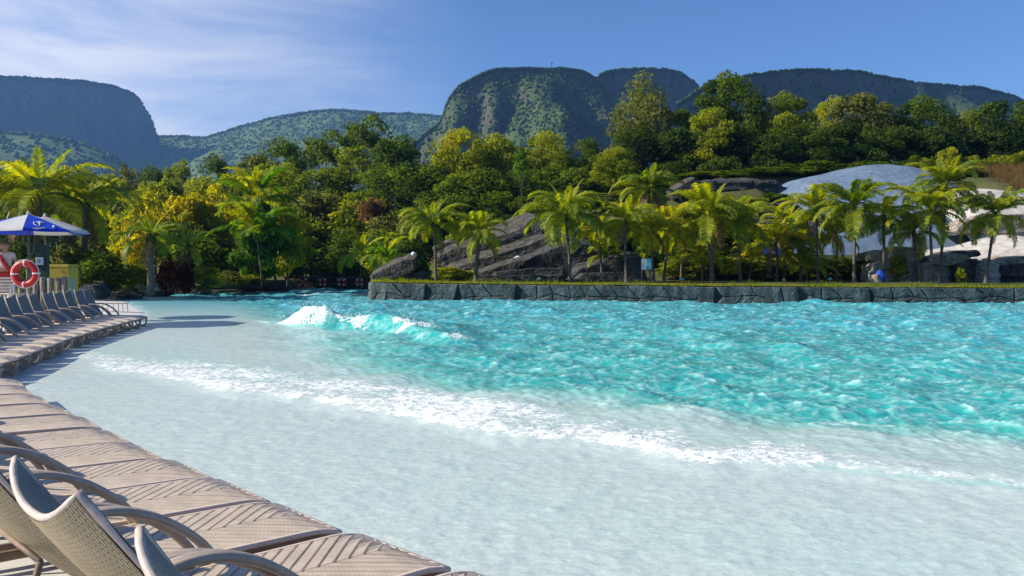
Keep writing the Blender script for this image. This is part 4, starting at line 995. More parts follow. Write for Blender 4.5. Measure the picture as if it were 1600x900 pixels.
def massed(lst, mat, what, group):
    for q in lst:
        lab = '%s in line with %s' % (what, under(q[1])); k = USED.get(lab, 0); USED[lab] = k + 1
        if k: lab = ['', 'lower ', 'lowest ', 'deepest ', 'innermost '][k] + lab.replace(' shaded', '')
        plant(q[0], M[mat], 'forest_tree', lab, 'tree', *q[1:], group=group)
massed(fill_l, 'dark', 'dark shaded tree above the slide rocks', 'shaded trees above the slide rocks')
fill_r = [('full1', 1000, 200, 110, 80), ('full2', 1065, 196, 100, 79), ('full1', 1130, 190, 110, 79), ('full2', 1190, 206, 110, 78), ('full1', 1255, 196, 110, 79), ('full2', 1320, 196, 110, 81), ('full1', 1385, 194, 110, 82), ('full2', 1450, 194, 100, 83), ('full1', 1512, 202, 100, 84), ('full2', 1575, 198, 100, 83), ('full1', 1640, 200, 90, 83),
          ('full2', 1040, 252, 70, 75), ('full1', 1120, 246, 90, 75.5), ('full2', 1200, 238, 90, 76), ('full1', 1280, 232, 80, 77), ('full2', 1350, 228, 80, 78.5)]
massed(fill_r, 'shadegreen', 'dark shaded tree of the right wood', 'shaded trees above the white mound')
fill_w = [('full1', 180, 272, 80, 100), ('full2', 250, 278, 90, 98), ('full1', 320, 276, 80, 97), ('full2', 100, 282, 90, 98), ('full1', 20, 280, 90, 96), ('full2', 375, 262, 80, 95), ('full1', 440, 256, 80, 92)]
massed(fill_w, 'mid', 'leafy tree behind the left garden', 'trees behind the yellow bushes')
# --- garden shrubs
GB = 'shrubs on the garden slope'
shr = [
    ('bush1', 'yellow', 'yellow leaved bush with its top in the sun, left of the banana plants', 243, 288, 84, 60), ('bush2', 'yellow', 'golden yellow bush second from the banana plants', 300, 292, 84, 60), ('bush1', 'yellow', 'golden bush nearest the banana plants, topped with orange shoots', 342, 276, 76, 62),
    ('feather1', 'vivid', 'vivid green leafy bush forming the body of the banana like clump', 404, 318, 84, 53.5), ('feather1', 'bright', 'vivid green bush just right of the banana like clump', 448, 322, 60, 56),
    ('bush2', 'bright', 'light green bush just left of the banana plants', 318, 326, 74, 60), ('bush1', 'olive', 'olive bush behind the small broad leaved palm at the left', 180, 300, 90, 70), ('bush2', 'bright', 'light bush between the golden bushes and the small palm', 205, 318, 66, 62),
    ('bush1', 'dark', 'dark broad leaved bush right of the small left palm', 318, 356, 84, 54), ('bush3', 'dark', 'large leaved dark plant beside the yellow green bushes at the left', 286, 338, 60, 57),
    ('bush1', 'mid', 'mid green bush on the slope right of the banana plants', 470, 318, 86, 70), ('bush2', 'olive', 'olive bush high on the slope, under the dark rounded tree', 500, 292, 96, 80), ('bush1', 'bright', 'sunlit bush at the top of the slope left of centre', 560, 296, 90, 79),
    ('bush2', 'brown', 'straw coloured plume grass clump on the slope', 580, 300, 44, 72), ('bush1', 'olive', 'olive brown bush below the plume grass', 612, 322, 66, 70), ('bush1', 'mid', 'leafy bush in the middle of the slope', 535, 330, 90, 70),
    ('bush2', 'bright', 'yellow green bush left of the middle of the slope', 446, 346, 76, 62), ('bush1', 'dark', 'dark bush behind the small pergola', 470, 366, 84, 66), ('bush1', 'dark', 'dark bush right of the small pergola', 535, 368, 84, 66), ('bush2', 'mid', 'mid green bush above the fan shaped palm clump', 600, 352, 90, 63),
    ('bush1', 'dark', 'dark bush left of the first palm of the grove', 640, 350, 60, 60), ('bush2', 'olive', 'olive bush right of the plume grass', 655, 318, 70, 68), ('bush1', 'dark', 'dark low bush at the far shore under the banana plants', 372, 384, 90, 58), ('bush1', 'dark', 'dark low bush at the far shore beside the banana plants', 430, 388, 80, 60),
    ('bush3', 'red', 'red leaved ti plant at the far shore', 262, 396, 36, 45), ('bush3', 'red', 'second red leaved ti plant, smaller, beside the first', 288, 404, 26, 46),
    ('bush2', 'bright', 'low sunlit shrub left of the red ti plants', 208, 412, 44, 45), ('bush2', 'bright', 'low sunlit shrub right of the red ti plants', 318, 412, 56, 47), ('bush1', 'mid', 'rounded low shrub on the far shore left of the red rings', 392, 422, 60, 53), ('bush1', 'olive', 'low shrub overhanging the far shore rocks', 350, 420, 50, 51),
    ('bush1', 'dark', 'dark shrub behind the wooden fence', 160, 388, 64, 42), ('bush2', 'olive', 'tall shrub behind the yellow bin at the left', 96, 372, 60, 42), ('bush1', 'dark', 'dark shrub behind the standing lifeguard', 18, 372, 60, 42), ('bush2', 'mid', 'green shrub behind the fence posts', 130, 380, 50, 46), ('bush1', 'dark', 'dark shrub under the blue umbrella', 55, 384, 52, 42),
    ('bush2', 'bright', 'bright low shrub at the wall beside the first grove palm', 700, 414, 54, 46.5), ('bush1', 'vivid', 'small bright green shrub on the tilted boulder', 604, 428, 40, 48), ('bush2', 'bright', 'yellow green low shrub under the second grove palm', 722, 420, 44, 47), ('bush1', 'vivid', 'green shrub behind the lamp with the white globe', 655, 400, 34, 49),
    ('bush1', 'mid', 'dark green shrub among the grove trunks, right of the signboard', 1075, 392, 80, 52), ('bush2', 'bright', 'light green shrub among the grove trunks at the middle', 1135, 398, 70, 52), ('bush1', 'mid', 'shrub among the grove trunks near the golden palm', 1195, 398, 80, 52), ('bush2', 'bright', 'low leafy shrub right of the golden palm', 1240, 396, 70, 52), ('bush1', 'dark', 'dark shrub deep in the grove', 1165, 404, 70, 55), ('bush1', 'dark', 'dark shrub deep in the grove left of the rocks', 1300, 396, 80, 53), ('bush2', 'mid', 'leafy shrub left of the blue bundle', 1340, 398, 60, 51),
    ('bush2', 'bright', 'small weed tuft growing between the right hand ledge rocks', 1502, 415, 15, 44), ('bush2', 'bright', 'green shrub hanging over the ledge rocks between palm trunks', 1405, 395, 26, 47),
    ('bush1', 'mid', 'mid green shrub under the dark wood, left of the ledge rock', 990, 292, 70, 68), ('bush2', 'olive', 'olive shrub at the foot of the tallest tree', 940, 300, 80, 68), ('bush1', 'dark', 'dark shrub above the square slide rock', 860, 318, 90, 66), ('bush1', 'dark', 'dark shrub at the top of the slide rocks', 760, 322, 90, 66),
    ('bush1', 'dark', 'dark shrub on the bank just above the overhanging ledge, left part', 1100, 268, 80, 72), ('bush2', 'dark', 'dark shrub above the right tip of the overhanging ledge', 1200, 262, 90, 72.5), ('bush1', 'dark', 'dark shrub above the middle of the overhanging ledge', 1150, 264, 80, 72.5),
    ('bush2', 'mid', 'shaded shrub below the overhanging ledge, behind the palms', 1080, 312, 80, 59), ('bush1', 'dark', 'dark shrub below the leaning ledge rock', 1040, 318, 80, 60), ('bush1', 'mid', 'shaded shrub behind the thick trunked palm crown', 1130, 318, 80, 58),
    ('bush1', 'dark', 'dark shrub left of the leaning rock, above the third grove palm', 930, 334, 80, 60), ('bush2', 'dark', 'dark shrub on the bank above the leaning dark rock', 980, 340, 80, 58), ('bush1', 'dark', 'dark shrub behind the signboard palms', 1040, 362, 80, 55), ('bush2', 'dark', 'dark shrub low behind the palms right of the signboard', 1100, 366, 80, 55),
    ('bush1', 'dark', 'dark shrub between the ledge tip and the mound', 1236, 256, 90, 73.5), ('bush2', 'dark', 'dark shrub on the bare bank left of the mound crest', 1272, 250, 90, 74), ('bush2', 'mid', 'shaded shrub left of the overhanging ledge', 1010, 280, 90, 70),
    ('bush1', 'dark', 'dark shrub hiding the right tip of the ledge base', 1210, 300, 50, 64.5), ('bush2', 'mid', 'shaded shrub under the overhanging ledge, behind the second green palm', 1165, 306, 70, 62), ('bush1', 'dark', 'dark shrub under the middle of the overhanging ledge', 1120, 308, 70, 62.5),
    ('bush1', 'olive', 'olive shrub on the bare patch left of the dry grass slope', 1506, 256, 70, 70), ('bush2', 'mid', 'green shrub above the sunlit pale slope at the right', 1470, 280, 60, 66), ('bush1', 'dark', 'dark shrub wedged over the square slide rock', 800, 332, 90, 62), ('bush2', 'mid', 'green shrub spilling over the upper end of the long slab', 728, 352, 70, 58.5),
    ('bush1', 'dark', 'dark shrub at the upper right end of the mound', 1460, 262, 60, 73), ('bush1', 'dark', 'dark shrub on the crest behind the mound', 1400, 250, 90, 75), ('bush2', 'dark', 'dark shrub behind the left crest of the mound', 1300, 256, 90, 75), ('bush1', 'dark', 'dark shrub behind the middle crest of the mound', 1350, 248, 90, 75),
    ('bush1', 'mid', 'shrub at the left end of the clipped hedge', 1432, 240, 40, 73), ('bush2', 'bright', 'light shrub standing above the clipped hedge', 1482, 225, 34, 74),
]
for a in shr:
    plant(a[0], M[a[1]], 'ti_plant' if a[1] == 'red' else 'shrub', a[2], 'shrub', *a[3:], group=GB)
# --- palms
def frond_mesh(seed, L, arch, droop, nl=30, wid=0.30, up=1.0, ragged=0.12):
    """feather frond starting at the origin, leaving along +X, rising then arching over"""
    rs = np.random.RandomState(seed); V, Fq, LV = [], [], []
    pts = []; ang = up
    p = np.array([0.0, 0.0, 0.0]); n = 14
    for i in range(n + 1):
        pts.append(p.copy()); p = p + np.array([math.cos(ang), 0, math.sin(ang)]) * (L / n); ang -= arch / n * (0.5 + 1.2 * i / n)
    pts = np.array(pts)
    for i in range(n):                                      # rachis
        w0, w1 = 0.028 * (1 - i / n) + .005, 0.028 * (1 - (i + 1) / n) + .005; b = len(V)
        for q, w in ((pts[i], w0), (pts[i + 1], w1)):
            V += [q + np.array([0, -w, 0]), q + np.array([0, 0, w * 1.1]), q + np.array([0, w, 0])]
        Fq += [(b, b + 3, b + 4, b + 1), (b + 1, b + 4, b + 5, b + 2)]; LV += [0.8] * 6
    for side in (1, -1):
        for k in range(nl):
            t = 0.14 + 0.86 * (k + 0.3 * rs.rand()) / nl; fi = t * n; i = min(int(fi), n - 1); q = pts[i] * (1 - (fi - i)) + pts[i + 1] * (fi - i)
            tan = pts[i + 1] - pts[i]; tan /= np.linalg.norm(tan)
            ll = L * wid * math.sin(PI * min(1, 0.12 + t * 0.86)) ** 0.7 * (1 + ragged * rs.randn())
            lat = np.array([0, side, 0.0]); nrm = np.cross(tan, lat * side); nrm = nrm if nrm[2] > 0 else -nrm
            d1 = lat * 0.85 + tan * 0.62 + nrm * 0.22; d1 /= np.linalg.norm(d1)
            d2 = d1 * 0.75 + np.array([0, 0, -1.0]) * (droop + 0.2 * rs.rand()); d2 /= np.linalg.norm(d2)
            w = 0.026 * L / 2 * (0.9 + 0.4 * rs.rand()); wv_ = tan * w
            m = q + d1 * ll * 0.5; e = m + d2 * ll * 0.5; b = len(V)
            V += [q - wv_ * .6, q + wv_ * .6, m + wv_, m - wv_, e]; Fq += [(b, b + 1, b + 2, b + 3), (b + 3, b + 2, b + 4)]
            LV += [min(1, max(0, 0.45 + 0.25 * rs.randn()))] * 5
    me = mesh_np('frond', [tuple(v) for v in V], Fq, False, M['palm']); fattr(me, 'lv', LV); return me
FR = {'spear': frond_mesh(1, 2.0, 0.5, 0.15, 33, 0.20, 0.35), 'mid1': frond_mesh(2, 2.2, 1.5, 0.55, 39, 0.26, 0.5), 'mid2': frond_mesh(3, 2.1, 1.9, 0.75, 39, 0.28, 0.6),
      'low1': frond_mesh(4, 2.1, 1.5, 1.0, 36, 0.30, 0.15), 'low2': frond_mesh(5, 2.0, 1.9, 1.3, 36, 0.30, 0.2), 'hang': frond_mesh(6, 1.7, 1.2, 1.5, 31, 0.26, -0.35)}
def palm_trunk(h, r, lean, seed, ring=True):
    mb = MB(); n = max(8, int(h / 0.16)); rs = np.random.RandomState(seed); path, rad = [], []
    for i in range(n + 1):
        t = i / n; path.append((lean[0] * t ** 1.6 + 0.03 * math.sin(5 * t + seed), lean[1] * t, h * t)); rad.append(r * (1.45 - 0.45 * min(1, t * 5)) * (1 - 0.22 * t) * (1 + (0.07 if i % 2 else -0.05)))
    mb.tube(path, r, 9, radii=rad); return mb.mesh('trunk', M['palmbark'], True)
def palm(px, base, cpx, cpy, rad, y, mats, label, n=17, seed=0, tr=0.085, group='palms of the grove', name='palm_tree', cat='palm', tuft=False, dead=2, upb=0.0, z0=None):
    """base and crown centre given as photo pixels at distance y"""
    rs = np.random.RandomState(900 + seed + int(px))
    b = P(px, base, y); gz = tz(b.x, y) if z0 is None else z0; c = P(cpx, cpy, y); h = max(0.15, c.z - gz); R_ = rad * (0.90 + 0.22 * rs.rand()) / F * y; sc_ = R_ / 1.60
    t = thing(name, label, cat, (b.x, y, gz - 0.05), 0, group)
    part('trunk', palm_trunk(h + 0.05, tr, (c.x - b.x, rs.randn() * 0.1), seed + int(px)), t)
    top = Vector((c.x - b.x, 0, h + 0.02))
    if not tuft:
        mb = MB(); mb.tube([top + Vector((0, 0, -0.35)), top + Vector((0, 0, -0.1)), top + Vector((0, 0, 0.25))], 0.1, 8, radii=[tr * 0.9, tr * 1.5, tr * 0.5]); o = mb.build('crownshaft', M['palmd'], t, True)
    for i in range(n):
        f_ = i / (n - 1); az = i * 2.39996 + rs.rand() * 0.5
        if f_ < 0.16: key, el = 'spear', 0.55 + 0.40 * rs.rand()
        elif f_ < 0.42: key, el = rs.choice(['mid1', 'mid2']), 0.20 + 0.40 * rs.rand()
        elif f_ < 0.72: key, el = rs.choice(['mid1', 'mid2', 'low1']), -0.10 + 0.36 * rs.rand()
        else: key, el = rs.choice(['low1', 'low2']), -0.35 + 0.35 * rs.rand()
        el += upb; m_ = mats[min(len(mats) - 1, int(rs.rand() * len(mats)))]
        if i >= n - dead: key, m_, el = 'hang', (M['dead'] if rs.rand() < 0.5 else mats[-1]), -0.3
        s_ = sc_ * (0.85 + 0.3 * rs.rand()) * (0.72 if key == 'spear' else 1.0)
        o = part('frond', FR[key], t, top + Vector((0.03 * math.cos(az), 0.03 * math.sin(az), 0.1 * (1 - f_))), (0, -el, az), (s_, s_, s_)); o.rotation_mode = 'XYZ'; setmat(o, m_)
    return t
p_, y_, o_, d_ = M['palm'], M['palmy'], M['palmo'], M['palmd']
G1 = [
    (682, 440, 676, 348, 52, 45.5, [p_, p_, d_], 'first palm of the grove at the left end of the stone wall'),
    (744, 439, 748, 364, 44, 45.0, [p_, p_, y_], 'second grove palm with a dark bulging trunk, in front of the tilted slabs'),
    (890, 437, 884, 335, 58, 44.8, [p_, p_, d_], 'third grove palm, broad and green, beside the slide trough'),
    (940, 434, 934, 362, 42, 47.5, [y_, y_, y_, o_], 'short yellow palm right of the third grove palm'),
    (978, 438, 978, 345, 44, 44.8, [p_, y_, y_], 'slender palm just left of the signboard'),
    (1021, 440, 1018, 360, 44, 46.0, [y_, y_, p_, o_], 'golden yellow palm directly above the signboard'),
    (1037, 440, 1048, 352, 46, 47.5, [y_, p_, o_], 'yellowish palm just right of the signboard'),
    (1112, 437, 1108, 338, 56, 45.5, [p_, p_, y_], 'thick trunked palm on the grassy hump, mid grove'),
    (1156, 438, 1154, 348, 52, 46.2, [p_, y_, p_], 'green palm right of the thick trunked palm'),
    (1018, 400, 1014, 296, 50, 55.0, [d_, d_, p_], 'tall dark green palm rising behind the yellow ones'),
    (1214, 438, 1212, 376, 46, 48.5, [o_, y_, y_, o_], 'low orange tinged palm left of the white mound foot'),
    (1226, 438, 1228, 352, 46, 50.0, [y_, p_, p_], 'palm behind the orange tinged palm'),
    (1278, 440, 1276, 330, 48, 46.8, [y_, p_, y_], 'palm with arching yellow fronds in front of the white mound'),
    (1335, 443, 1335, 326, 52, 44.6, [p_, p_, d_], 'upright green palm with a pale ringed trunk in front of the mound'),
    (1380, 432, 1382, 340, 46, 46.2, [p_, y_, d_], 'palm above the blue bundle with drooping dry fronds'),
    (1438, 443, 1428, 362, 46, 45.2, [p_, d_, y_], 'palm left of the twin trunks at the right'),
    (1455, 445, 1452, 330, 58, 44.3, [p_, p_, y_], 'left trunk of the twin palms before the ledge rocks'),
    (1470, 445, 1477, 292, 58, 44.8, [p_, p_, d_], 'tallest grove palm, right trunk of the twin palms'),
    (1540, 442, 1556, 336, 60, 43.8, [p_, d_, p_], 'palm with a curved trunk at the right before the lit sand'),
    (1064, 436, 1070, 372, 36, 50.5, [y_, p_, p_], 'small palm deep in the grove right of the signboard'),
    (1250, 440, 1248, 384, 34, 48.0, [y_, p_, p_], 'short young palm between the orange palm and the arching yellow palm'),
    (1308, 440, 1306, 368, 38, 49.0, [y_, y_, p_], 'short yellow palm left of the upright green palm'),
]
for i, a in enumerate(G1): palm(*a, seed=i, n=25 if a[4] > 50 else 22, tr=0.13 if a[0] in (1112, 744) else 0.085, z0=None if a[1] < 430 else 0.80)
GL = 'palms of the left garden'
G2 = [
    (58, 430, 62, 306, 80, 44, [p_, y_, d_], 'biggest palm of the left garden, rising behind the blue umbrella', 22),
    (-10, 430, -6, 308, 66, 45, [p_, y_, p_], 'palm cut by the left edge behind the umbrella', 18),
    (132, 440, 136, 322, 62, 46, [d_, p_, y_], 'palm with hanging yellow fronds right of the blue umbrella', 20),
    (234, 440, 236, 370, 54, 42, [p_, d_, d_], 'small stout palm with wide fronds left of the red ti plants', 16),
    (292, 436, 294, 386, 40, 47, [d_, d_, p_], 'dark palm right of the red ti plants', 14),
]
for i, a in enumerate(G2): palm(*a[:8], seed=40 + i, n=a[8], tr=0.19, group=GL, dead=4 if a[0] == 132 else 2)
# yellow hanging fronds of the third left palm
tufts = [
    (408, 430, 404, 372, 70, 52, [M['vivid'], M['vivid'], p_], 'tall bright green banana like plant in the left garden', 20, 0.55),
    (402, 420, 400, 316, 62, 55, [M['vivid'], p_, y_], 'upper bright green palm clump behind the banana like plant', 18, 0.35),
    (604, 422, 604, 408, 40, 50, [M['vivid'], p_], 'fan shaped bright palm clump above the tilted boulder', 16, 0.45),
    (562, 430, 566, 398, 40, 55, [p_, y_], 'drooping palm clump left of the tilted boulder', 14, 0.05),
    (1262, 440, 1262, 418, 36, 47.5, [p_, y_], 'low palm clump at the foot of the arching yellow palm', 14, 0.4),
    (1098, 436, 1094, 402, 36, 49, [p_, y_], 'low palm clump behind the thick trunked palm', 14, 0.3),
    (1172, 438, 1174, 408, 34, 50, [p_, y_], 'low palm clump in the middle of the grove', 14, 0.35),
    (1016, 436, 1010, 396, 30, 49, [M['vivid'], p_], 'low green palm clump behind the signboard', 12, 0.3),
    (938, 432, 944, 400, 34, 49, [M['vivid'], p_], 'green palm clump behind the short yellow palm', 14, 0.3),
]
for i, a in enumerate(tufts): palm(*a[:8], n=a[8], seed=70 + i, tr=0.05, group='palm clumps', name='palm_clump', cat='palm clump', tuft=True, dead=0, upb=a[9])
# ================================================================== ROCKS, MOUNDS, FURNITURE
def rock_from_outline(outl, y, depth, seed, rise=0.0, sub=3, amp=0.10, shrink=0.8, yoff=None, strata=0.0):
    """outline in photo pixels at distance y, given real thickness, broken faces and bevelled rims. yoff: per point extra distance"""
    pts = [P(a, b_, y + (yoff[i] if yoff else 0)) for i, (a, b_) in enumerate(outl)]
    c = sum(pts, Vector()) / len(pts)
    bm_ = bmesh.new()
    rings = []
    for k, (s_, dy, dz) in enumerate(((0.90, -0.10, 0.0), (1.0, 0.10, 0.0), (1.0, depth * 0.5, rise * 0.5), (shrink, depth, rise))):
        rings.append([bm_.verts.new(((p.x - c.x) * s_ + c.x, p.y + dy, (p.z - c.z) * s_ + c.z + dz)) for p in pts])
    n = len(pts)
    for a in range(3):
        for i in range(n):
            j = (i + 1) % n; bm_.faces.new((rings[a][i], rings[a][j], rings[a + 1][j], rings[a + 1][i]))
    bm_.faces.new(rings[0][::-1]); bm_.faces.new(rings[3])
    bmesh.ops.recalc_face_normals(bm_, faces=bm_.faces)
    bmesh.ops.triangulate(bm_, faces=bm_.faces)
    for _ in range(sub):
        lim = 0.45 if _ == 0 else 0.22
        es = [e for e in bm_.edges if e.calc_length() > lim]
        if not es: break
        bmesh.ops.subdivide_edges(bm_, edges=es, cuts=1, use_grid_fill=False)
        bmesh.ops.triangulate(bm_, faces=[f for f in bm_.faces if len(f.verts) > 3])
    bm_.normal_update()
    co = np.array([v.co[:] for v in bm_.verts]); nr = np.array([v.normal[:] for v in bm_.verts])
    d = amp * (0.9 * fbm(co[:, 0] * 0.9, co[:, 1] * 0.9, co[:, 2] * 1.6, seed, 3) + 0.5 * np.abs(fbm(co[:, 0] * 2.4, co[:, 1] * 2.4, co[:, 2] * 5.0, seed + 7, 3)))
    if strata: d = d + strata * np.sign(np.sin(co[:, 2] * 11 + 2.0 * fbm(co[:, 0] * .6, co[:, 1] * .6, None, seed, 2)))
    co = co + nr * d[:, None]
    for v, q_ in zip(bm_.verts, co): v.co = q_
    me = bpy.data.meshes.new('rock'); bm_.to_mesh(me); bm_.free(); return me
def rock(name, label, cat, outl, y, depth, mat, seed, group=None, **k):
    me = rock_from_outline(outl, y, depth, seed, **k); me.materials.append(M[mat]); o = link(name, me)
    c = sum((v.co for v in me.vertices), Vector()) / len(me.vertices); mn = min(v.co.z for v in me.vertices)
    o_ = Vector((c.x, c.y, mn)); me.transform(Matrix.Translation(-o_)); o.location = o_
    return tag(o, label, cat, group)
GR = 'rocks round the slide'
rock('boulder', 'tilted flat grey boulder at the left end of the stone wall', 'rock', [(577, 432), (590, 424), (612, 414), (636, 405), (648, 404), (650, 420), (640, 428), (612, 436), (580, 440)], 46.5, 2.4, 'rock', 1, GR, rise=0.5)
rock('boulder', 'dark boulder in shade under the tilted flat boulder', 'rock', [(585, 442), (605, 436), (640, 428), (662, 424), (672, 442)], 46.9, 2.0, 'rockdark', 2, GR)
# the big slabs beside the slide trough
rock('slab', 'long upper grey rock slab sloping up to the right beside the slide', 'rock', [(680, 402), (700, 392), (752, 380), (800, 362), (836, 346), (862, 356), (850, 368), (800, 386), (745, 402), (690, 420)], 55, 5.0, 'rock', 3, GR, rise=1.3, amp=0.16)
rock('slab', 'middle grey rock slab under the long upper slab', 'rock', [(690, 425), (750, 405), (800, 390), (852, 372), (872, 378), (840, 392), (790, 412), (740, 428), (692, 438)], 52.5, 3.0, 'rock', 4, GR, rise=0.7, amp=0.14)
rock('boulder', 'small grey boulder left of the long slabs, behind the first palms', 'rock', [(676, 388), (700, 378), (728, 376), (736, 386), (720, 396), (684, 404)], 57, 2.6, 'rock', 5, GR, rise=0.5)
rock('boulder', 'square topped dark rock block at the upper end of the slabs', 'rock', [(778, 352), (800, 348), (826, 345), (856, 347), (860, 366), (828, 372), (780, 372)], 59, 3.5, 'rockdark', 6, GR, rise=0.3, amp=0.08)
rock('slab', 'lower grey rock slab running down to the grass left of the slide', 'rock', [(692, 440), (745, 428), (800, 410), (830, 404), (812, 420), (770, 432), (730, 441)], 49.6, 2.0, 'rock', 7, GR, rise=0.35)
rock('boulder', 'dark rounded rock mass with an arched hollow under the slide', 'rock', [(752, 440), (790, 420), (830, 402), (868, 386), (900, 376), (930, 384), (948, 402), (958, 440)], 50.5, 3.5, 'rockdark', 8, GR, rise=0.6, amp=0.16)
rock('ledge', 'low stepped dark ledge at the foot of the slide rock, nearest the grass', 'rock', [(748, 436), (800, 430), (880, 430), (880, 440), (748, 441)], 47.8, 1.0, 'rockdark', 9, GR, amp=0.06)
rock('ledge', 'upper stepped dark ledge at the foot of the slide rock', 'rock', [(770, 426), (830, 419), (884, 419), (884, 431), (770, 432)], 49.0, 1.0, 'rockdark', 10, GR, amp=0.06)
rock('boulder', 'dark leaning rock between the third grove palm and the signboard', 'rock', [(884, 438), (900, 422), (936, 412), (975, 404), (1002, 398), (1012, 440)], 48.4, 2.4, 'rockdark', 11, GR, rise=0.4, amp=0.12)
rock('boulder', 'low brownish rock in front of the dark leaning rock', 'rock', [(894, 439), (908, 428), (960, 425), (1000, 428), (1004, 440)], 47.0, 1.0, 'rockdark', 12, GR, amp=0.07)
rock('ledge', 'broad dark overhanging rock ledge under the wood, left of the white mound', 'rock', [(1078, 296), (1090, 284), (1130, 281), (1180, 280), (1215, 284), (1232, 294), (1232, 304), (1200, 309), (1130, 312), (1080, 310)], 66, 6.0, 'rockdark', 13, GR, rise=0.6, amp=0.22, strata=0.05)
rock('boulder', 'grey leaning rock at the left end of the overhanging ledge', 'rock', [(1046, 302), (1064, 290), (1086, 277), (1090, 292), (1072, 306), (1052, 312)], 65, 3.0, 'rock', 14, GR, rise=0.4)
rock('ledge', 'dark low rock band below the blue shaded mound', 'rock', [(1172, 322), (1200, 318), (1236, 318), (1256, 326), (1240, 336), (1178, 338)], 60, 3.0, 'rockdark', 15, GR, strata=0.04)
rock('ledge', 'lower rock band under the dark low band, behind the orange palm', 'rock', [(1160, 342), (1220, 338), (1262, 342), (1270, 366), (1180, 372), (1150, 364)], 57, 3.0, 'rock', 151, GR, strata=0.04)
GRR = 'ledge rocks at the right end of the bank'
for i, (lb, o_, yy_, dp, mt) in enumerate([
    ('pale grey wall like rock behind the blue bundle', [(1362, 442), (1364, 412), (1384, 404), (1436, 404), (1440, 444)], 47.5, 2.0, 'rockpale'),
    ('warm capped rock with two dark slots above the pale wall rock', [(1386, 406), (1386, 392), (1402, 386), (1436, 388), (1446, 396), (1440, 408), (1410, 412)], 47.2, 2.4, 'rockwarm'),
    ('small warm rock left of the slotted cap rock', [(1356, 408), (1358, 394), (1374, 390), (1384, 396), (1384, 410)], 48.0, 2.0, 'rockwarm'),
    ('pale rock wall between the palm trunks at the right', [(1440, 445), (1440, 412), (1462, 406), (1492, 408), (1494, 446)], 46.8, 2.0, 'rockpale'),
    ('reddish flat cap stone above the pale rock wall', [(1456, 412), (1462, 402), (1484, 397), (1512, 398), (1520, 404), (1500, 412), (1470, 415)], 46.4, 2.6, 'rockwarm'),
    ('dark flat ledge stone jutting over the reddish cap stone', [(1480, 398), (1494, 392), (1526, 390), (1532, 398), (1518, 403), (1490, 402)], 47.2, 2.6, 'rockdark'),
    ('dark shaded rock face below the jutting ledge', [(1492, 446), (1496, 412), (1530, 404), (1540, 446)], 46.0, 1.6, 'rockdark'),
    ('pale leaning rock beside the curved palm trunk', [(1528, 446), (1532, 416), (1546, 404), (1560, 412), (1562, 446)], 45.6, 1.2, 'rockpale'),
    ('warm capping ledge under the lit sand at the right edge', [(1552, 410), (1570, 402), (1640, 400), (1640, 414), (1560, 416)], 46.2, 3.0, 'rockwarm'),
    ('grey blocky rock at the right edge below the capping ledge', [(1556, 446), (1560, 416), (1590, 412), (1640, 414), (1640, 446)], 46.0, 2.0, 'rockdark'),
    ('brownish rock band crossing the sunlit slope behind the curved palm', [(1484, 362), (1500, 346), (1540, 336), (1640, 334), (1660, 360), (1560, 366)], 54.5, 2.5, 'rockwarm'),
    ('wedge shaped lighter stone resting on the blocky rock at the right edge', [(1570, 432), (1584, 422), (1606, 420), (1612, 432)], 45.6, 0.9, 'rock'),
]): rock('ledge_rock', lb, 'rock', o_, yy_, dp, mt, 30 + i, GRR, amp=0.09, strata=0.025)
GS = 'dark rocks along the far left shore'
for i, (lb, o_, yy_, dp) in enumerate([
    ('dark rounded rock with a pale top just beyond the far loungers', [(116, 466), (118, 452), (130, 445), (146, 446), (152, 456), (150, 468)], 40, 1.6),
    ('low dark shore rock right of the rounded pale topped one', [(150, 464), (156, 457), (200, 456), (214, 462), (210, 468), (152, 469)], 43.5, 1.4),
    ('long flat dark shore rock below the small stout palm', [(196, 463), (210, 456), (252, 455), (262, 460), (250, 465)], 47.5, 1.4),
    ('flat dark shore rock below the red ti plants', [(250, 462), (262, 452), (318, 450), (324, 458), (290, 464)], 49.5, 1.6),
    ('dark shore rock awash between two small splashes', [(318, 461), (326, 454), (370, 452), (382, 457), (360, 462)], 52, 1.6),
    ('mossy low bank stone behind the awash rock', [(310, 453), (320, 443), (400, 441), (404, 452)], 55, 1.8),
    ('dark low rock left of the red rings', [(396, 454), (402, 440), (446, 438), (452, 450)], 58, 1.8),
    ('dark low bank rock behind the rounded pale topped rock', [(130, 456), (150, 442), (240, 440), (262, 454)], 50.5, 2.0),
]): rock('shore_rock', lb, 'rock', o_, yy_, dp, 'rockdark', 60 + i, GS, amp=0.10)
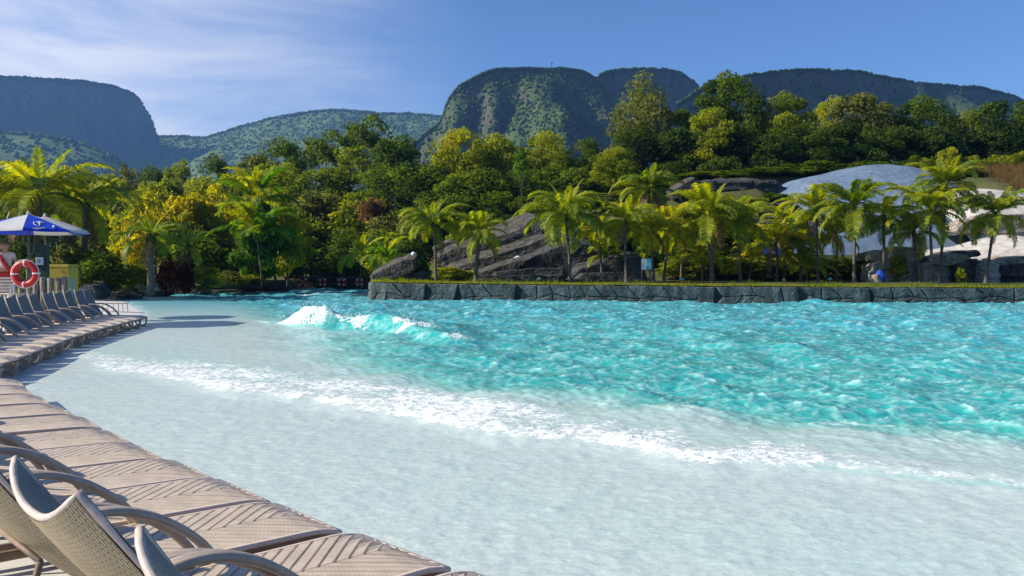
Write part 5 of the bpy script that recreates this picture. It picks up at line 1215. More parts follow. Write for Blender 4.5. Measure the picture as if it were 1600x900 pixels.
# canal end and dark back wall of the landing
# --- white mounds
def mound(name, label, ridge, y, depth, zb, seed, mat, back=6.0, amp=0.15):
    pts = [P(a, b_, y) for a, b_ in ridge]; px_ = np.array([p.x for p in pts]); pz = np.array([p.z for p in pts])
    xs = np.linspace(px_[0], px_[-1], 90); zr = np.interp(xs, px_, pz); kx = np.hanning(9); kx /= kx.sum(); zr = np.convolve(np.pad(zr, 4, 'edge'), kx, 'valid')
    tv = np.linspace(-0.5, 1, 46); V = []
    Xs = np.repeat(xs[None], 46, 0); T = np.repeat(tv[:, None], 90, 1)
    Yv = np.where(T < 0, y - T * back * 2, y - T * depth); Hh = zr[None] - zb
    Zv = np.where(T < 0, zb + Hh * (1 - (2 * T) ** 2 * 0.9), zb + Hh * np.cos(np.clip(T, 0, 1) * PI / 2) ** 0.85)
    e = np.clip(1 - np.abs(T - 0.45), 0, 1); Zv = Zv + amp * e * fbm(Xs * 0.35, Yv * 0.35, None, seed, 4)
    id_ = np.arange(46 * 90).reshape(46, 90); fc_ = np.stack([id_[:-1, :-1], id_[1:, :-1], id_[1:, 1:], id_[:-1, 1:]], -1).reshape(-1, 4)
    o = link(name, mesh_np(name, np.stack([Xs.ravel(), Yv.ravel(), Zv.ravel()], 1), fc_, True, M[mat]))
    return tag(o, label, 'mound', 'smooth painted mounds on the bank')
mound('white_mound', 'broad smooth blue grey mound lying in shade below the dark wood', [(1120, 345), (1150, 325), (1186, 312), (1212, 293), (1232, 283), (1270, 275), (1310, 265), (1340, 260), (1378, 258), (1415, 262), (1440, 276), (1462, 300), (1490, 325)], 69, 13, 2.6, 5, 'moundshade', back=5)
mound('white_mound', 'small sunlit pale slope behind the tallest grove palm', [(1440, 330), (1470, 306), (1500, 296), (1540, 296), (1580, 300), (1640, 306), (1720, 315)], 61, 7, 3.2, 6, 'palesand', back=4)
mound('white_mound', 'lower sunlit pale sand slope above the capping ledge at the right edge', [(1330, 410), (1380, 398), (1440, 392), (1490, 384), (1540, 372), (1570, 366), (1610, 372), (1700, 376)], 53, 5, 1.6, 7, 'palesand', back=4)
# slide trough: white and blue lining running down between the slabs
tr = thing('water_slide', 'white lined slide trough with a blue streak running down between the grey slabs', 'slide', (0, 0, 0))
ctl = [(892, 362, 57.5), (872, 370, 56), (850, 384, 54.5), (826, 398, 52.8), (800, 412, 51.2)]
cp = [P(*q_) for q_ in ctl]; path = []
for i in range(len(cp) - 1): path += [cp[i].lerp(cp[i + 1], t) for t in (0, .25, .5, .75)]
path.append(cp[-1])
M['slideblue'] = rough_mat('slide_blue', (0.05, 0.20, 0.50), (0.12, 0.35, 0.65), 3, 0.25, 0.1)
mb = MB(); mb.sweep(path, [(-.65, .20), (-.58, .22), (-.38, .02), (.30, -.04), (.58, .22), (.70, .22), (.66, -.10), (-.60, -.12)], scales=[1.1 - 0.035 * i for i in range(len(path))]); mb.build('trough', M['whitepaint'], tr, True)
mb = MB(); mb.sweep([p + Vector((0, 0, .03)) for p in path[2:9]], [(-.33, .03), (.22, -.005), (.22, .012), (-.33, .05)]); mb.build('blue_lining', M['slideblue'], tr, True)
# --- clipped hedge and dry grass slope at the right
hp = [P(a, b_, 74) for a, b_ in ((1428, 247), (1460, 242), (1500, 240), (1540, 238), (1580, 235), (1640, 232))]
rs = np.random.RandomState(3); cl_ = []
for i in range(150):
    u = rs.rand() * (len(hp) - 1); k = int(u); p = hp[k].lerp(hp[k + 1], u - k); cl_.append((p.x - hp[0].x, rs.rand() * 1.6, p.z - hp[0].z - 0.3 - rs.rand() ** 0.7 * 1.5, 0.42))
hedge = thing('hedge', 'long clipped green hedge at the upper right, its top edge sunlit', 'hedge', hp[0])
setmat(part('foliage', crown_mesh('foliage', 55, cl_, 110, 0.10, M['bright'], 0.9, out=0.9), hedge), M['bright'])
mb = MB()
for i in range(14):
    p = hp[0].lerp(hp[-1], (i + .5) / 14) - hp[0]; mb.tube([(p.x, 0.8, p.z - 2.4), (p.x, 0.8, p.z - 1.4), (p.x + .1, 0.8, p.z - .6)], 0.05, 5)
st_ = mb.build('stem', M['bark'], hedge); st_['kind'] = 'stuff'
def grass_mesh(name, spots, hgt, wid, rs, mat):
    n = len(spots); th = rs.rand(n) * 6.28; w = wid * (0.6 + 0.8 * rs.rand(n)); hh_ = hgt * (0.5 + rs.rand(n)); s = np.asarray(spots)
    dx, dy = np.cos(th) * w, np.sin(th) * w; lx, ly = rs.randn(n) * 0.35 * hh_, rs.randn(n) * 0.35 * hh_
    v = np.stack([np.stack([s[:, 0] - dx, s[:, 1] - dy, s[:, 2]], 1), np.stack([s[:, 0] + dx, s[:, 1] + dy, s[:, 2]], 1), np.stack([s[:, 0] + lx, s[:, 1] + ly, s[:, 2] + hh_], 1)], 1).reshape(-1, 3)
    me = mesh_np(name, v, np.arange(n * 3).reshape(-1, 3), False, mat); fattr(me, 'lv', np.repeat(rs.rand(n), 3)); return me
# dry slope below the hedge
xs_ = np.linspace(hp[1].x + 1.5, hp[-1].x + 3, 40); ys_ = np.linspace(63, 73.5, 16); A, B = np.meshgrid(xs_, ys_)
ztop_ = P(1540, 262, 73).z; Z_ = np.interp(B, [63, 73.5], [P(1540, 302, 63).z, ztop_]) + 0.15 * fbm(A * .5, B * .5, None, 8, 3)
id_ = np.arange(A.size).reshape(A.shape); fc_ = np.stack([id_[:-1, :-1], id_[:-1, 1:], id_[1:, 1:], id_[1:, :-1]], -1).reshape(-1, 4)
M['drysoil'] = rough_mat('dry_slope', (0.13, 0.085, 0.045), (0.21, 0.145, 0.07), 0.8, 0.95, 0.6, 8, 0.08, c3=(0.16, 0.15, 0.05))
tag(link('slope', mesh_np('slope', np.stack([A.ravel(), B.ravel(), Z_.ravel()], 1), fc_, True, M['drysoil'])), kind='structure')
rs = np.random.RandomState(8); n_ = 9000; gx_ = xs_[0] + rs.rand(n_) * (xs_[-1] - xs_[0]); gy_ = 63 + rs.rand(n_) * 10.4
gz_ = np.interp(gy_, [63, 73.5], [P(1540, 302, 63).z, ztop_])
tag(link('dry_grass', grass_mesh('dry_grass', np.stack([gx_, gy_, gz_], 1), 0.5, 0.035, rs, M['brown'])), 'dry brownish grass on the slope below the clipped hedge', 'grass', kind='stuff')
# --- grassy bank top behind the stone wall
sv = np.arange(17.5, cl[-1] - 0.2, 0.4); rows_ = []
for off in (-0.06, -0.6, -1.4, -2.6, -4.2, -6.5):
    r_ = []
    for s in sv:
        p = wallpt(s, 0, off); zt = walltop(s) + 0.03 + 0.05 * math.sin(s * 0.9) * min(1, -off); w_ = min(1, max(0, (-off - 1.4) / 5)); p.z = zt * (1 - w_) + (max(tz(p.x, p.y), 0.5) + 0.03) * w_; r_.append(p)
    rows_.append(r_)
k = len(sv); v_ = [p for r_ in rows_ for p in r_]
M['lawn'] = rough_mat('lawn', (0.040, 0.075, 0.010), (0.085, 0.125, 0.016), 1.2, 0.95, 0.6, 8, 0.03, c3=(0.15, 0.16, 0.03))
tag(link('grass_bank', mesh_np('grass_bank', v_, [(a * k + i, a * k + i + 1, (a + 1) * k + i + 1, (a + 1) * k + i) for a in range(5) for i in range(k - 1)], True, M['lawn'])), kind='structure')
rs = np.random.RandomState(9); sp_ = []
for i in range(16000):
    s = sv[0] + rs.rand() * (sv[-1] - sv[0]); off = -0.05 - rs.rand() ** 1.6 * 3.2; p = wallpt(s, walltop(s) + 0.01, off); w_ = min(1, max(0, (-off - 1.4) / 5)); sp_.append((p.x, p.y, p.z))
tag(link('bank_grass', grass_mesh('bank_grass', sp_, 0.10, 0.012, rs, M['bright'])), 'short green grass along the top of the stone wall', 'grass', kind='stuff')
sp_ = []
for i in range(150):
    s = sv[0] + rs.rand() * (sv[-1] - sv[0]); o_ = -0.1 - rs.rand() * 1.8
    for k_ in range(26): p = wallpt(min(max(s + rs.randn() * 0.22, sv[0]), sv[-1]), walltop(s), min(-0.02, o_ + rs.randn() * 0.14)); sp_.append((p.x, p.y, p.z))
tag(link('grass_tufts', grass_mesh('grass_tufts', sp_, 0.24, 0.014, rs, M['mid'])), 'taller grass tufts scattered along the bank behind the stone wall', 'grass', kind='stuff')
# --- signboard
M['signwhite'] = rough_mat('sign_white', (0.70, 0.70, 0.68), (0.80, 0.80, 0.78), 8, 0.5, 0.05)
M['signteal'] = rough_mat('sign_teal', (0.10, 0.38, 0.46), (0.16, 0.48, 0.55), 8, 0.5, 0.05)
M['post'] = rough_mat('grey_post', (0.13, 0.13, 0.13), (0.22, 0.21, 0.20), 9, 0.8, 0.3)
q = P(1010, 440, 44.2); sg = thing('signboard', 'two legged notice board, half white and half teal, on the grass among the palms', 'sign', (q.x, q.y, 0.78))
u = 44.2 / F
for s_ in (-1, 1): mb = MB(); mb.box((s_ * 7.0 * u, 0.05, 0.72), (0.06, 0.06, 1.44)); mb.build('leg', M['post'], sg)
mb = MB(); mb.box((0, 0.09, 1.12), (17 * u, 0.03, 17 * u + .06)); mb.build('backing_board', M['post'], sg)
mb = MB(); mb.box((-3.7 * u, 0.0, 1.12), (7.4 * u, 0.03, 17 * u)); mb.build('white_panel', M['signwhite'], sg)
mb = MB(); mb.box((3.9 * u, 0.0, 1.12), (7.0 * u, 0.03, 17 * u)); mb.build('teal_panel', M['signteal'], sg)
mb = MB()
for i, w_ in enumerate((.18, .15, .17, .12, .16, .10)): mb.box((-3.7 * u - (.19 - w_) / 2, -0.0175, 1.36 - i * .085), (w_, .003, .018))
o = mb.build('print_line', M['post'], sg); o['kind'] = 'stuff'
# --- globe lamp, small ground lights, pale stake, blue bundle
M['globe'] = rough_mat('white_globe', (0.75, 0.76, 0.74), (0.85, 0.86, 0.84), 4, 0.3, 0)
q = P(646, 397, 47.5); gz = 0.8
lp = thing('globe_lamp', 'white globe lamp on a thin green post behind the tilted boulder', 'lamp', (q.x, q.y, gz))
mb = MB(); mb.tube([(0, 0, 0), (0, 0, (q.z - gz) * .5), (0, 0, q.z - gz - .1)], 0.03, 8); mb.build('post', M['signteal'], lp)
bm_ = bmesh.new(); bmesh.ops.create_uvsphere(bm_, u_segments=16, v_segments=10, radius=0.14); me = bpy.data.meshes.new('globe'); bm_.to_mesh(me); bm_.free(); me.shade_smooth(); me.materials.append(M['globe']); part('globe', me, lp, (0, 0, q.z - gz))
mb = MB(); mb.tube([(0, 0, q.z - gz - .18), (0, 0, q.z - gz - .14), (0, 0, q.z - gz - .1)], .06, 8, radii=[.03, .07, .05]); mb.build('collar', M['post'], lp)
for px, py, lb in ((1066, 434, 'small teal domed garden light in shade right of the signboard'), (1363, 440, 'small pale garden light at the foot of the blue bundle'), (1297, 433, 'small teal domed garden light beside the low palm clump'), (842, 430, 'pale little garden light in front of the slide rock')):
    y_q = 45.5 if px != 842 else 46.3; q = P(px, py, y_q); gl_ = thing('garden_light', lb, 'light', (q.x, q.y, 0.80), 0, 'small garden lights on the bank')
    mb = MB(); mb.tube([(0, 0, 0), (0, 0, .12), (0, 0, .24)], .05, 8); mb.build('stem', M['post'], gl_)
    mb = MB(); mb.tube([(0, 0, .22), (0, 0, .25), (0, 0, .31), (0, 0, .36)], .1, 10, radii=[.13, .14, .10, .02]); mb.build('dome', M['signteal'] if 'teal' in lb else M['signwhite'], gl_, True)
q = P(1358, 436, 45.4); sk = thing('stake', 'thin pale stake standing on the grass left of the blue bundle', 'stake', (q.x, q.y, 0.78)); mb = MB(); mb.box((0, 0, .36), (.05, .05, .72)); mb.build('shaft', M['whitepaint'], sk); mb = MB(); mb.box((.02, 0, .14), (.16, .1, .28)); mb.build('base_block', M['rockwarm'], sk)
M['bluecloth'] = rough_mat('blue_cloth', (0.008, 0.045, 0.36), (0.02, 0.09, 0.55), 6, 0.7, 0.6, 5, 0.03)
def blob(name, c, r, seed, mat, amp=0.3, sub=3):
    bm_ = bmesh.new(); bmesh.ops.create_icosphere(bm_, subdivisions=sub, radius=1.0); co = np.array([v.co[:] for v in bm_.verts]); d_ = 1 + amp * fbm(co[:, 0] * 1.6, co[:, 1] * 1.6, co[:, 2] * 1.6, seed, 3)
    for v, k_ in zip(bm_.verts, d_): v.co = Vector((v.co.x * r[0] * k_, v.co.y * r[1] * k_, max(v.co.z * r[2] * k_, -c[2]))) + Vector(c)
    me = bpy.data.meshes.new(name); bm_.to_mesh(me); bm_.free(); me.shade_smooth(); me.materials.append(mat); return me
q = P(1374, 440, 44.6); bb = link('cloth_bundle', blob('cloth_bundle', (0, 0, .36), (.27, .26, .40), 3, M['bluecloth'], 0.35), None, (q.x, q.y, 0.80)); tag(bb, 'bright blue cloth bundle leaning on a beige rock at a palm foot', 'bundle')
rk = link('beige_rock', blob('beige_rock', (0, 0, .22), (.30, .25, .36), 9, M['rockwarm'], 0.45), None, (q.x - .26, q.y - .1, 0.80)); tag(rk, 'beige rock on the grass carrying the blue bundle', 'rock')
# --- canal railing with four red rings
M['red'] = rough_mat('red_paint', (0.42, 0.020, 0.018), (0.56, 0.035, 0.03), 7, 0.42, 0.05)
M['ringwhite'] = rough_mat('ring_white', (0.70, 0.68, 0.66), (0.80, 0.79, 0.77), 7, 0.5, 0)
M['greenmetal'] = rough_mat('green_metal', (0.04, 0.10, 0.075), (0.07, 0.15, 0.11), 7, 0.6, 0.1)
def ring_mesh(R0, r0, a0, a1, n=20, k=8, closed=False):
    mb = MB(); pts = [(R0 * math.cos(a0 + (a1 - a0) * i / n), 0, R0 * math.sin(a0 + (a1 - a0) * i / n)) for i in range(n if closed else n + 1)]
    mb.sweep(pts, [(r0 * math.cos(2 * PI * q_ / k), r0 * math.sin(2 * PI * q_ / k)) for q_ in range(k)], closed, up=Vector((0, 1, 0))); return mb
yr = 63.0; qa, qb = P(446, 445, yr), P(574, 445, yr)
rl = thing('railing', 'low green railing across the canal, hung with red life rings', 'railing', (qa.x, yr, 0))
L_ = qb.x - qa.x
for i in range(9): mb = MB(); mb.tube([(L_ * i / 8, 0, -0.4), (L_ * i / 8, 0, 0.4), (L_ * i / 8, 0, 1.02)], .035, 6); mb.build('post', M['greenmetal'], rl)
for zz in (0.45, 1.0): mb = MB(); mb.tube([(0, 0.04, zz), (L_ / 2, .04, zz - .01), (L_, 0.04, zz)], .028, 6); mb.build('rail', M['greenmetal'], rl)
mk = ring_mesh(.26, .105, 0, 2 * PI, 24, 8, True); lr0 = None
for i, (px, s_) in enumerate(((473, 1.15), (504, .95), (534, .98), (562, .95))):
    q = P(px, 441, yr - .2)
    if lr0 is None:
        lr0 = thing('life_ring', '', 'life ring'); mk.build('ring', M['red'], lr0, True)
        for a in (PI / 4, 3 * PI / 4, 5 * PI / 4, 7 * PI / 4): ring_mesh(.26, .110, a - .16, a + .16, 5).build('white_band', M['ringwhite'], lr0, True)
        t = lr0
    else: t = copy_tree(lr0)
    t.location = q; t.scale = (s_, 1, s_); t['group'] = 'red life rings on the canal railing'
    t['label'] = ['red life ring on the canal railing, leftmost and largest of the four', 'red life ring second from the left on the canal railing', 'red life ring third from the left on the canal railing', 'red life ring on the canal railing nearest the stone wall'][i]
# --- pergola
q = P(478, 440, 66); pg = thing('pergola', 'small dark pergola with a thin flat roof in the shade behind the canal', 'pergola', (q.x, q.y, 0.5))
zt = P(478, 404, 66).z - 0.5
M['wooddark'] = rough_mat('weathered_wood', (0.07, 0.06, 0.05), (0.15, 0.13, 0.11), 5, 0.85, 0.4)
mb = MB(); mb.box((0, 0, zt), (2.9, 1.8, .14)); mb.build('roof', M['wooddark'], pg)
for sx in (-1.2, .2, 1.2):
    for sy in (-.7, .7): mb = MB(); mb.box((sx, sy, zt / 2 - .04), (.1, .1, zt - .08)); mb.build('post', M['wooddark'], pg)
mb = MB(); mb.tube([(-1.2, -.7, zt * .45), (-.9, -.7, zt * .7), (-.55, -.7, zt - .08)], .04, 6); mb.build('brace', M['wooddark'], pg)
# --- left corner: deck, fence, bin, board, ring, umbrella, chair, lifeguard
yf = 22.5; M['fence'] = rough_mat('fence_wood', (0.20, 0.175, 0.14), (0.33, 0.295, 0.245), 6, 0.85, 0.4, stretch=(1, 1, 6)); M['fenceteal'] = rough_mat('fence_teal', (0.16, 0.33, 0.29), (0.24, 0.42, 0.37), 6, 0.8, 0.3)
fn_ = thing('post_fence', 'short fence of upright round wooden posts behind the far loungers, last post teal', 'fence', (P(66, 460, yf).x, yf, 0.05))
for i, (px, tp, w_) in enumerate(((20, 446, 8), (33, 444, 9), (45, 446, 8), (56, 442, 9), (67, 433, 9), (79, 434, 10), (91, 434, 9), (101, 432, 9), (112, 435, 8))):
    q = P(px, tp, yf); hh_ = q.z - .05; mb = MB(); r_ = w_ / 2 * yf / F; x_ = q.x - fn_.location.x
    mb.tube([(x_, 0, 0), (x_, 0, hh_ * .5), (x_, 0, hh_ - .03), (x_, 0, hh_)], r_, 9, radii=[r_, r_, r_ * .97, r_ * .7]); o = mb.build('post', M['fenceteal'] if i == 8 else M['fence'], fn_, True)
    if i == 8: o['label'] = 'teal painted end post'
for zz in (.45, .85): mb = MB(); mb.box(((P(16, 0, yf).x + P(112, 0, yf).x) / 2 - fn_.location.x, .13, zz), (P(112, 0, yf).x - P(16, 0, yf).x, .05, .08)); mb.build('rail', M['fence'], fn_)
# yellow bin
M['yellow'] = rough_mat('yellow_plastic', (0.34, 0.27, 0.03), (0.44, 0.35, 0.045), 5, 0.5, 0.1)
q = P(96, 450, 25); bn = thing('storage_box', 'dull yellow storage box standing behind the wooden fence posts', 'box', (q.x, q.y, 0.1)); u = 25 / F; ztop = P(96, 413, 25).z - .1
mb = MB(); mb.box((0, 0, ztop / 2 - .05), (36 * u, .55, ztop - .1), taper=1.05); mb.build('body', M['yellow'], bn)
mb = MB(); mb.box((0, 0, ztop - .04), (39 * u, .6, .09), taper=.96); mb.build('lid', M['yellow'], bn)
mb = MB(); mb.box((9 * u, -.285, ztop - .22), (.05, .03, .06)); mb.build('latch', M['post'], bn)
# dark green board with white square
M['dkgreen'] = rough_mat('dark_green_board', (0.010, 0.040, 0.035), (0.022, 0.065, 0.055), 4, 0.55, 0.15)
q = P(66, 440, 23.5); bd = thing('info_pillar', 'dark green upright board with a white square sign right of the red life ring', 'sign', (q.x, q.y, 0.06)); u = 23.5 / F; zt = P(66, 383, 23.5).z - .06
mb = MB(); mb.box((0, 0, zt / 2), (19 * u, .14, zt)); mb.build('pillar', M['dkgreen'], bd)
zs = P(63, 408, 23.5).z - .06; mb = MB(); mb.box((-1.5 * u, -.08, zs), (12 * u, .02, 12 * u)); pl_ = mb.build('white_square', M['signwhite'], bd)
mb = MB(); mb.tube([(-1.5 * u, -.098, zs - .055), (-1.5 * u, -.098, zs), (-1.5 * u, -.098, zs + .055)], .05, 8, radii=[.02, .055, .02]); mb.build('teal_symbol', M['signteal'], pl_)
mb = MB(); mb.box((-2 * u, -.076, zs + .20), (5 * u, .012, .03)); mb.build('pale_mark', M['post'], bd)
# big red life ring on its post
q = P(40, 428, 21.5); lg = thing('life_ring', 'big red life ring with white bands hanging on a post at the left', 'life ring', q)
ring_mesh(.285, .095, 0, 2 * PI, 32, 10, True).build('ring', M['red'], lg, True)
for a in (0.05, PI / 2, PI, 3 * PI / 2 - .1): ring_mesh(.285, .099, a - .07, a + .07, 4, 10).build('white_band', M['ringwhite'], lg, True)
mb = MB(); mb.tube([(.38 * math.cos(a), -.03, .38 * math.sin(a)) for a in [2 * PI * i / 28 for i in range(28)]], .010, 6, closed=True); mb.build('grab_rope', M['ringwhite'], lg, True)
ps = thing('ring_post', 'wooden post carrying the big red life ring', 'post', (q.x - .02, q.y + .17, 0.05)); mb = MB(); mb.tube([(0, 0, 0), (0, 0, 1.0), (0, 0, q.z + .25)], .06, 9); mb.build('post', M['fence'], ps, True); mb = MB(); mb.box((0, -.08, q.z + .1), (.10, .08, .05)); mb.build('hook', M['post'], ps)
# umbrellas
M['ublue'] = rough_mat('umbrella_blue', (0.006, 0.060, 0.62), (0.012, 0.095, 0.74), 3, 0.7, 0.1); M['uwhite'] = rough_mat('umbrella_white', (0.68, 0.68, 0.68), (0.78, 0.78, 0.77), 3, 0.75, 0.1); M['upink'] = rough_mat('umbrella_pale', (0.62, 0.54, 0.50), (0.72, 0.64, 0.60), 3, 0.75, 0.1)
for nm in ('ublue', 'uwhite', 'upink'):                     # sunlight glows through the thin cloth
    n, l = M[nm].node_tree.nodes, M[nm].node_tree.links; b = n['Principled BSDF']; tr_ = n.new('ShaderNodeBsdfTranslucent'); l.new(b.inputs['Base Color'].links[0].from_socket, tr_.inputs[0]); mxs = n.new('ShaderNodeMixShader'); mxs.inputs[0].default_value = .35
    l.new(b.outputs[0], mxs.inputs[1]); l.new(tr_.outputs[0], mxs.inputs[2]); l.new(mxs.outputs[0], n['Material Output'].inputs[0])
def umbrella(px, apex, rimpy, halfw, y, mats, label, a0, marks=False):
    ap, rm = P(px, apex, y), P(px, rimpy, y); Rr = halfw / F * y; zb = 0.08; hh_ = ap.z - rm.z
    t = thing('beach_umbrella', label, 'umbrella', (ap.x, y, zb))
    mb = MB(); mb.tube([(0, 0, 0), (0, 0, 1.2), (0, 0, ap.z - zb)], .03, 10); mb.build('pole', M['post'], t, True)
    mb = MB(); mb.tube([(0, 0, 0), (0, 0, .06), (0, 0, .12)], .25, 14, radii=[.28, .26, .08]); mb.build('base', M['post'], t, True)
    def surf(a, r_, lift=0.0):
        k_ = a0 + a; seg = 2 * PI / 8; f_ = ((a / seg) % 1.0); sag = math.sin(PI * f_) * .08 * r_
        rr = Rr * r_ * (1 - .07 * math.sin(PI * f_)); z_ = ap.z - zb - hh_ * (r_ ** 1.15) - sag * hh_ * .5 + lift
        return Vector((math.cos(k_) * rr, math.sin(k_) * rr, z_))
    for i in range(8):
        mb = MB(); vv_, n_, m_ = [], 6, 6
        for lay in (0.0, -.012):
            for j in range(m_ + 1):
                for k_ in range(n_ + 1): vv_.append(surf((i + k_ / n_ * .999) * 2 * PI / 8, max(.02, j / m_), lay))
        w_ = n_ + 1; nb_ = w_ * (m_ + 1); ff_ = []
        for j in range(m_):
            for k_ in range(n_): a = j * w_ + k_; ff_ += [(a, a + w_, a + w_ + 1, a + 1), (a + nb_, a + nb_ + 1, a + nb_ + w_ + 1, a + nb_ + w_)]
        for k_ in range(n_): a = m_ * w_ + k_; ff_.append((a, a + nb_, a + nb_ + 1, a + 1))
        mb.add(vv_, ff_); pn = mb.build('panel', mats[i % len(mats)], t, True)
        mb = MB(); mb.tube([surf(i * 2 * PI / 8, r_, -.03) for r_ in (.05, .35, .7, .98)], .009, 6); mb.build('rib', M['post'], t)
        if marks and i % 2 == 0:                            # ring emblem and brush like white strokes on the blue panels
            ac = (i + .5) * 2 * PI / 8; da = 2 * PI / 8
            mb = MB(); mb.tube([surf(ac - da * .12 + .075 * math.cos(q_) , .64 + .115 * math.sin(q_), .02) for q_ in [2 * PI * z_ / 18 for z_ in range(18)]], .012, 5, closed=True); mb.build('ring_emblem', M['uwhite'], pn)
            for (d0, r0_, d1, r1_) in ((-.30, .90, .05, .86), (.02, .52, .22, .60), (.20, .84, .36, .76)):
                mb = MB(); mb.tube([surf(ac + da * (d0 + (d1 - d0) * s_), r0_ + (r1_ - r0_) * s_ + .03 * math.sin(s_ * 6), .02) for s_ in (0, .25, .5, .75, 1)], .02, 5, radii=[.008, .03, .02, .03, .006]); mb.build('white_stroke', M['uwhite'], pn)
    mb = MB(); mb.tube([(0, 0, ap.z - zb - .02), (0, 0, ap.z - zb + .05), (0, 0, ap.z - zb + .10)], .03, 8, radii=[.06, .04, .01]); mb.build('finial', M['uwhite'], t, True)
umbrella(44, 335, 363, 86, 23.2, [M['ublue'], M['uwhite']], 'blue and white panelled beach umbrella at the left edge', R(-64), True)
umbrella(70, 338, 360, 60, 26.5, [M['upink']], 'pale pinkish umbrella half hidden behind the blue one', R(20))
# white slatted chair
q = P(16, 462, 22.0); ch = thing('slatted_chair', 'white slatted chair at the left edge beside the red life ring', 'chair', (q.x, q.y, 0.55), R(-25)); zo = 0.55
for i in range(5): mb = MB(); mb.box((-.16 - .01 * i, 0, .50 + i * .085), (.02, .42, .055)); mb.build('back_slat', M['uwhite'], ch)
for i in range(4): mb = MB(); mb.box((-.1 + i * .115, 0, .42), (.10, .44, .022)); mb.build('seat_slat', M['uwhite'], ch)
for sx, sy in ((-.14, -.2), (-.14, .2), (.24, -.2), (.24, .2)): mb = MB(); mb.box((sx, sy, .205), (.04, .04, .41)); mb.build('leg', M['uwhite'], ch)
for sy in (-.225, .225): mb = MB(); mb.box((-.17, sy, .66), (.035, .03, .50)); mb.build('back_post', M['uwhite'], ch)
pf = thing('lifeguard_platform', 'raised wooden platform behind the far loungers at the left edge', 'platform', (P(6, 470, 22.6).x, 22.6, 0.0)); 
for i in range(9): mb = MB(); mb.box((-1.0 + i * .2, 0, .52), (.185, 1.7, .05)); mb.build('plank', M['fence'], pf)
for sx in (-1, .55):
    for sy in (-.75, .75): mb = MB(); mb.box((sx, sy, .245), (.09, .09, .49)); mb.build('post', M['fence'], pf)
# lifeguard
def skin_body(name, V, E, Rr, mat, parent, sub=2, root=0):
    me = bpy.data.meshes.new(name); me.from_pydata(V, E, []); ob = bpy.data.objects.new(name, me); COL.objects.link(ob); me.materials.append(mat)
    sk_ = ob.modifiers.new('s', 'SKIN'); 
    for i, r_ in enumerate(Rr): me.skin_vertices[0].data[i].radius = (r_, r_ * 0.88)
    me.skin_vertices[0].data[root].use_root = True
    sb = ob.modifiers.new('d', 'SUBSURF'); sb.levels = sub; sb.render_levels = sub
    dg = bpy.context.evaluated_depsgraph_get(); m2 = bpy.data.meshes.new_from_object(ob.evaluated_get(dg)); bpy.data.objects.remove(ob); m2.shade_smooth(); m2.materials.clear(); m2.materials.append(mat)
    m2.name = name; return part(name, m2, parent)
M['skin'] = rough_mat('skin', (0.40, 0.22, 0.15), (0.50, 0.29, 0.20), 6, 0.55, 0.02); M['hair'] = rough_mat('hair', (0.06, 0.035, 0.02), (0.14, 0.085, 0.05), 20, 0.6, 0.3); M['redcloth'] = rough_mat('red_cloth', (0.40, 0.025, 0.02), (0.50, 0.04, 0.03), 9, 0.8, 0.2); M['palecloth'] = rough_mat('pale_cloth', (0.55, 0.46, 0.42), (0.66, 0.58, 0.54), 9, 0.85, 0.3)
q = P(9, 470, 22.6); zf = 0.545; hs_ = (P(10, 377, 22.6).z - zf) / 1.75
pe = thing('person', 'person standing at the left edge in a pale top with a red strap and shorts', 'person', (q.x, q.y, zf), R(20)); pe.scale = (hs_, hs_, hs_)
V = [(0, 0, .95), (0, 0, 1.12), (0, 0, 1.34), (0, 0, 1.46), (0, .0, 1.53), (0, -.01, 1.62), (0, -.01, 1.71),
     (-.10, 0, .90), (-.11, -.02, .50), (-.11, .03, .10), (-.11, -.10, .04), (.10, 0, .90), (.12, .03, .50), (.12, .06, .10), (.12, -.08, .04),
     (-.18, 0, 1.41), (-.25, .02, 1.14), (-.22, -.14, .95), (-.21, -.20, .88), (.18, 0, 1.41), (.26, 0, 1.15), (.30, -.16, 1.02), (.31, -.23, .99)]
E_ = [(0, 1), (1, 2), (2, 3), (3, 4), (4, 5), (5, 6), (0, 7), (7, 8), (8, 9), (9, 10), (0, 11), (11, 12), (12, 13), (13, 14), (2, 15), (15, 16), (16, 17), (17, 18), (2, 19), (19, 20), (20, 21), (21, 22)]
Rr = [.15, .135, .155, .07, .055, .095, .075, .095, .062, .042, .035, .095, .062, .042, .035, .062, .044, .034, .030, .062, .044, .034, .030]
skin_body('body', V, E_, Rr, M['skin'], pe)
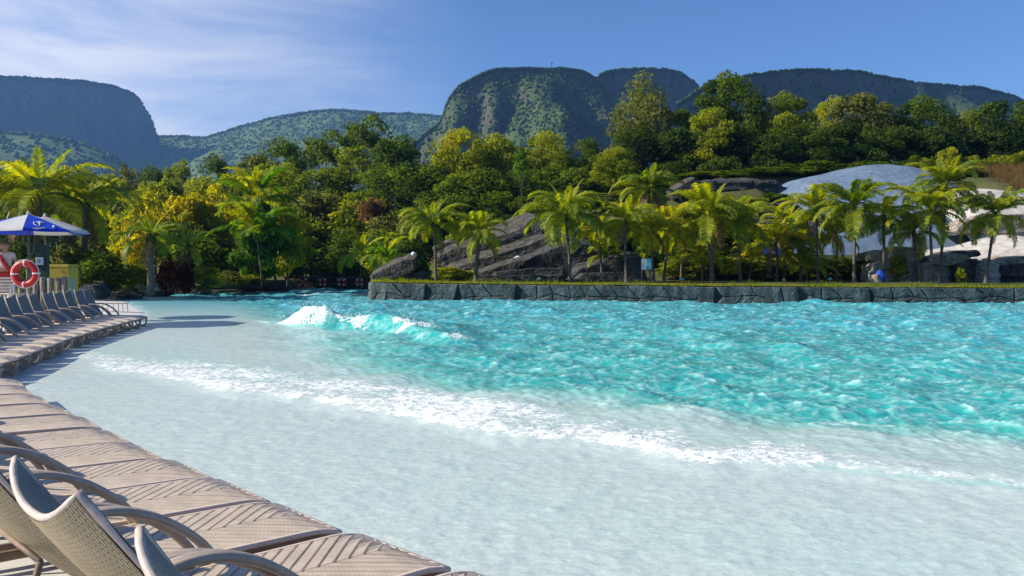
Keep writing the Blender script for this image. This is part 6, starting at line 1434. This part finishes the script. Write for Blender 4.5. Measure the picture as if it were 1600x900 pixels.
for hx, hy, hz_, dx in ((-.21, -.22, .87, -1), (.31, -.25, .985, 1)):           # fingers and thumb
    for k_, (ox, ln) in enumerate(((-.024, .062), (-.008, .074), (.008, .070), (.023, .055))):
        mb = MB(); mb.tube([(hx + ox, hy, hz_), (hx + ox, hy - .03, hz_ - ln * .5), (hx + ox, hy - .025, hz_ - ln)], .009, 6, radii=[.010, .009, .007]); mb.build('finger', M['skin'], pe, True)
    mb = MB(); mb.tube([(hx - dx * .02, hy + .01, hz_ + .02), (hx - dx * .045, hy - .02, hz_ - .005), (hx - dx * .045, hy - .03, hz_ - .03)], .01, 6); mb.build('thumb', M['skin'], pe, True)
skin_body('shirt', [(0, 0, 1.00), (0, 0, 1.14), (0, 0, 1.34), (0, 0, 1.435), (-.18, 0, 1.405), (-.225, .015, 1.26), (.18, 0, 1.405), (.225, 0, 1.27)], [(0, 1), (1, 2), (2, 3), (2, 4), (4, 5), (2, 6), (6, 7)], [.168, .155, .172, .085, .082, .070, .082, .070], M['palecloth'], pe)
skin_body('shorts', [(0, 0, 1.0), (0, 0, .93), (-.105, 0, .84), (-.11, -.01, .62), (.105, 0, .84), (.115, .015, .62)], [(0, 1), (1, 2), (2, 3), (1, 4), (4, 5)], [.160, .165, .118, .098, .118, .098], M['redcloth'], pe)
mb = MB(); mb.tube([(-.12, -.15, 1.43), (-.02, -.185, 1.25), (.08, -.18, 1.08), (.16, -.12, .92)], .045, 8, radii=[.03, .05, .055, .04]); mb.build('rescue_strap', M['redcloth'], pe, True)
part('hair', blob('hair', (0, .018, 1.70), (.098, .112, .075), 5, M['hair'], 0.25), pe)
for s_ in (-1, 1):
    part('ear', blob('ear', (s_ * .088, .0, 1.62), (.014, .02, .032), 4, M['skin'], 0.1, 2), pe); part('eye', blob('eye', (s_ * .034, -.088, 1.635), (.014, .01, .008), 4, M['hair'], 0.0, 2), pe)
part('nose', blob('nose', (0, -.103, 1.605), (.013, .02, .024), 4, M['skin'], 0.05, 2), pe); part('mouth', blob('mouth', (0, -.090, 1.567), (.025, .010, .007), 4, M['redcloth'], 0.0, 2), pe)
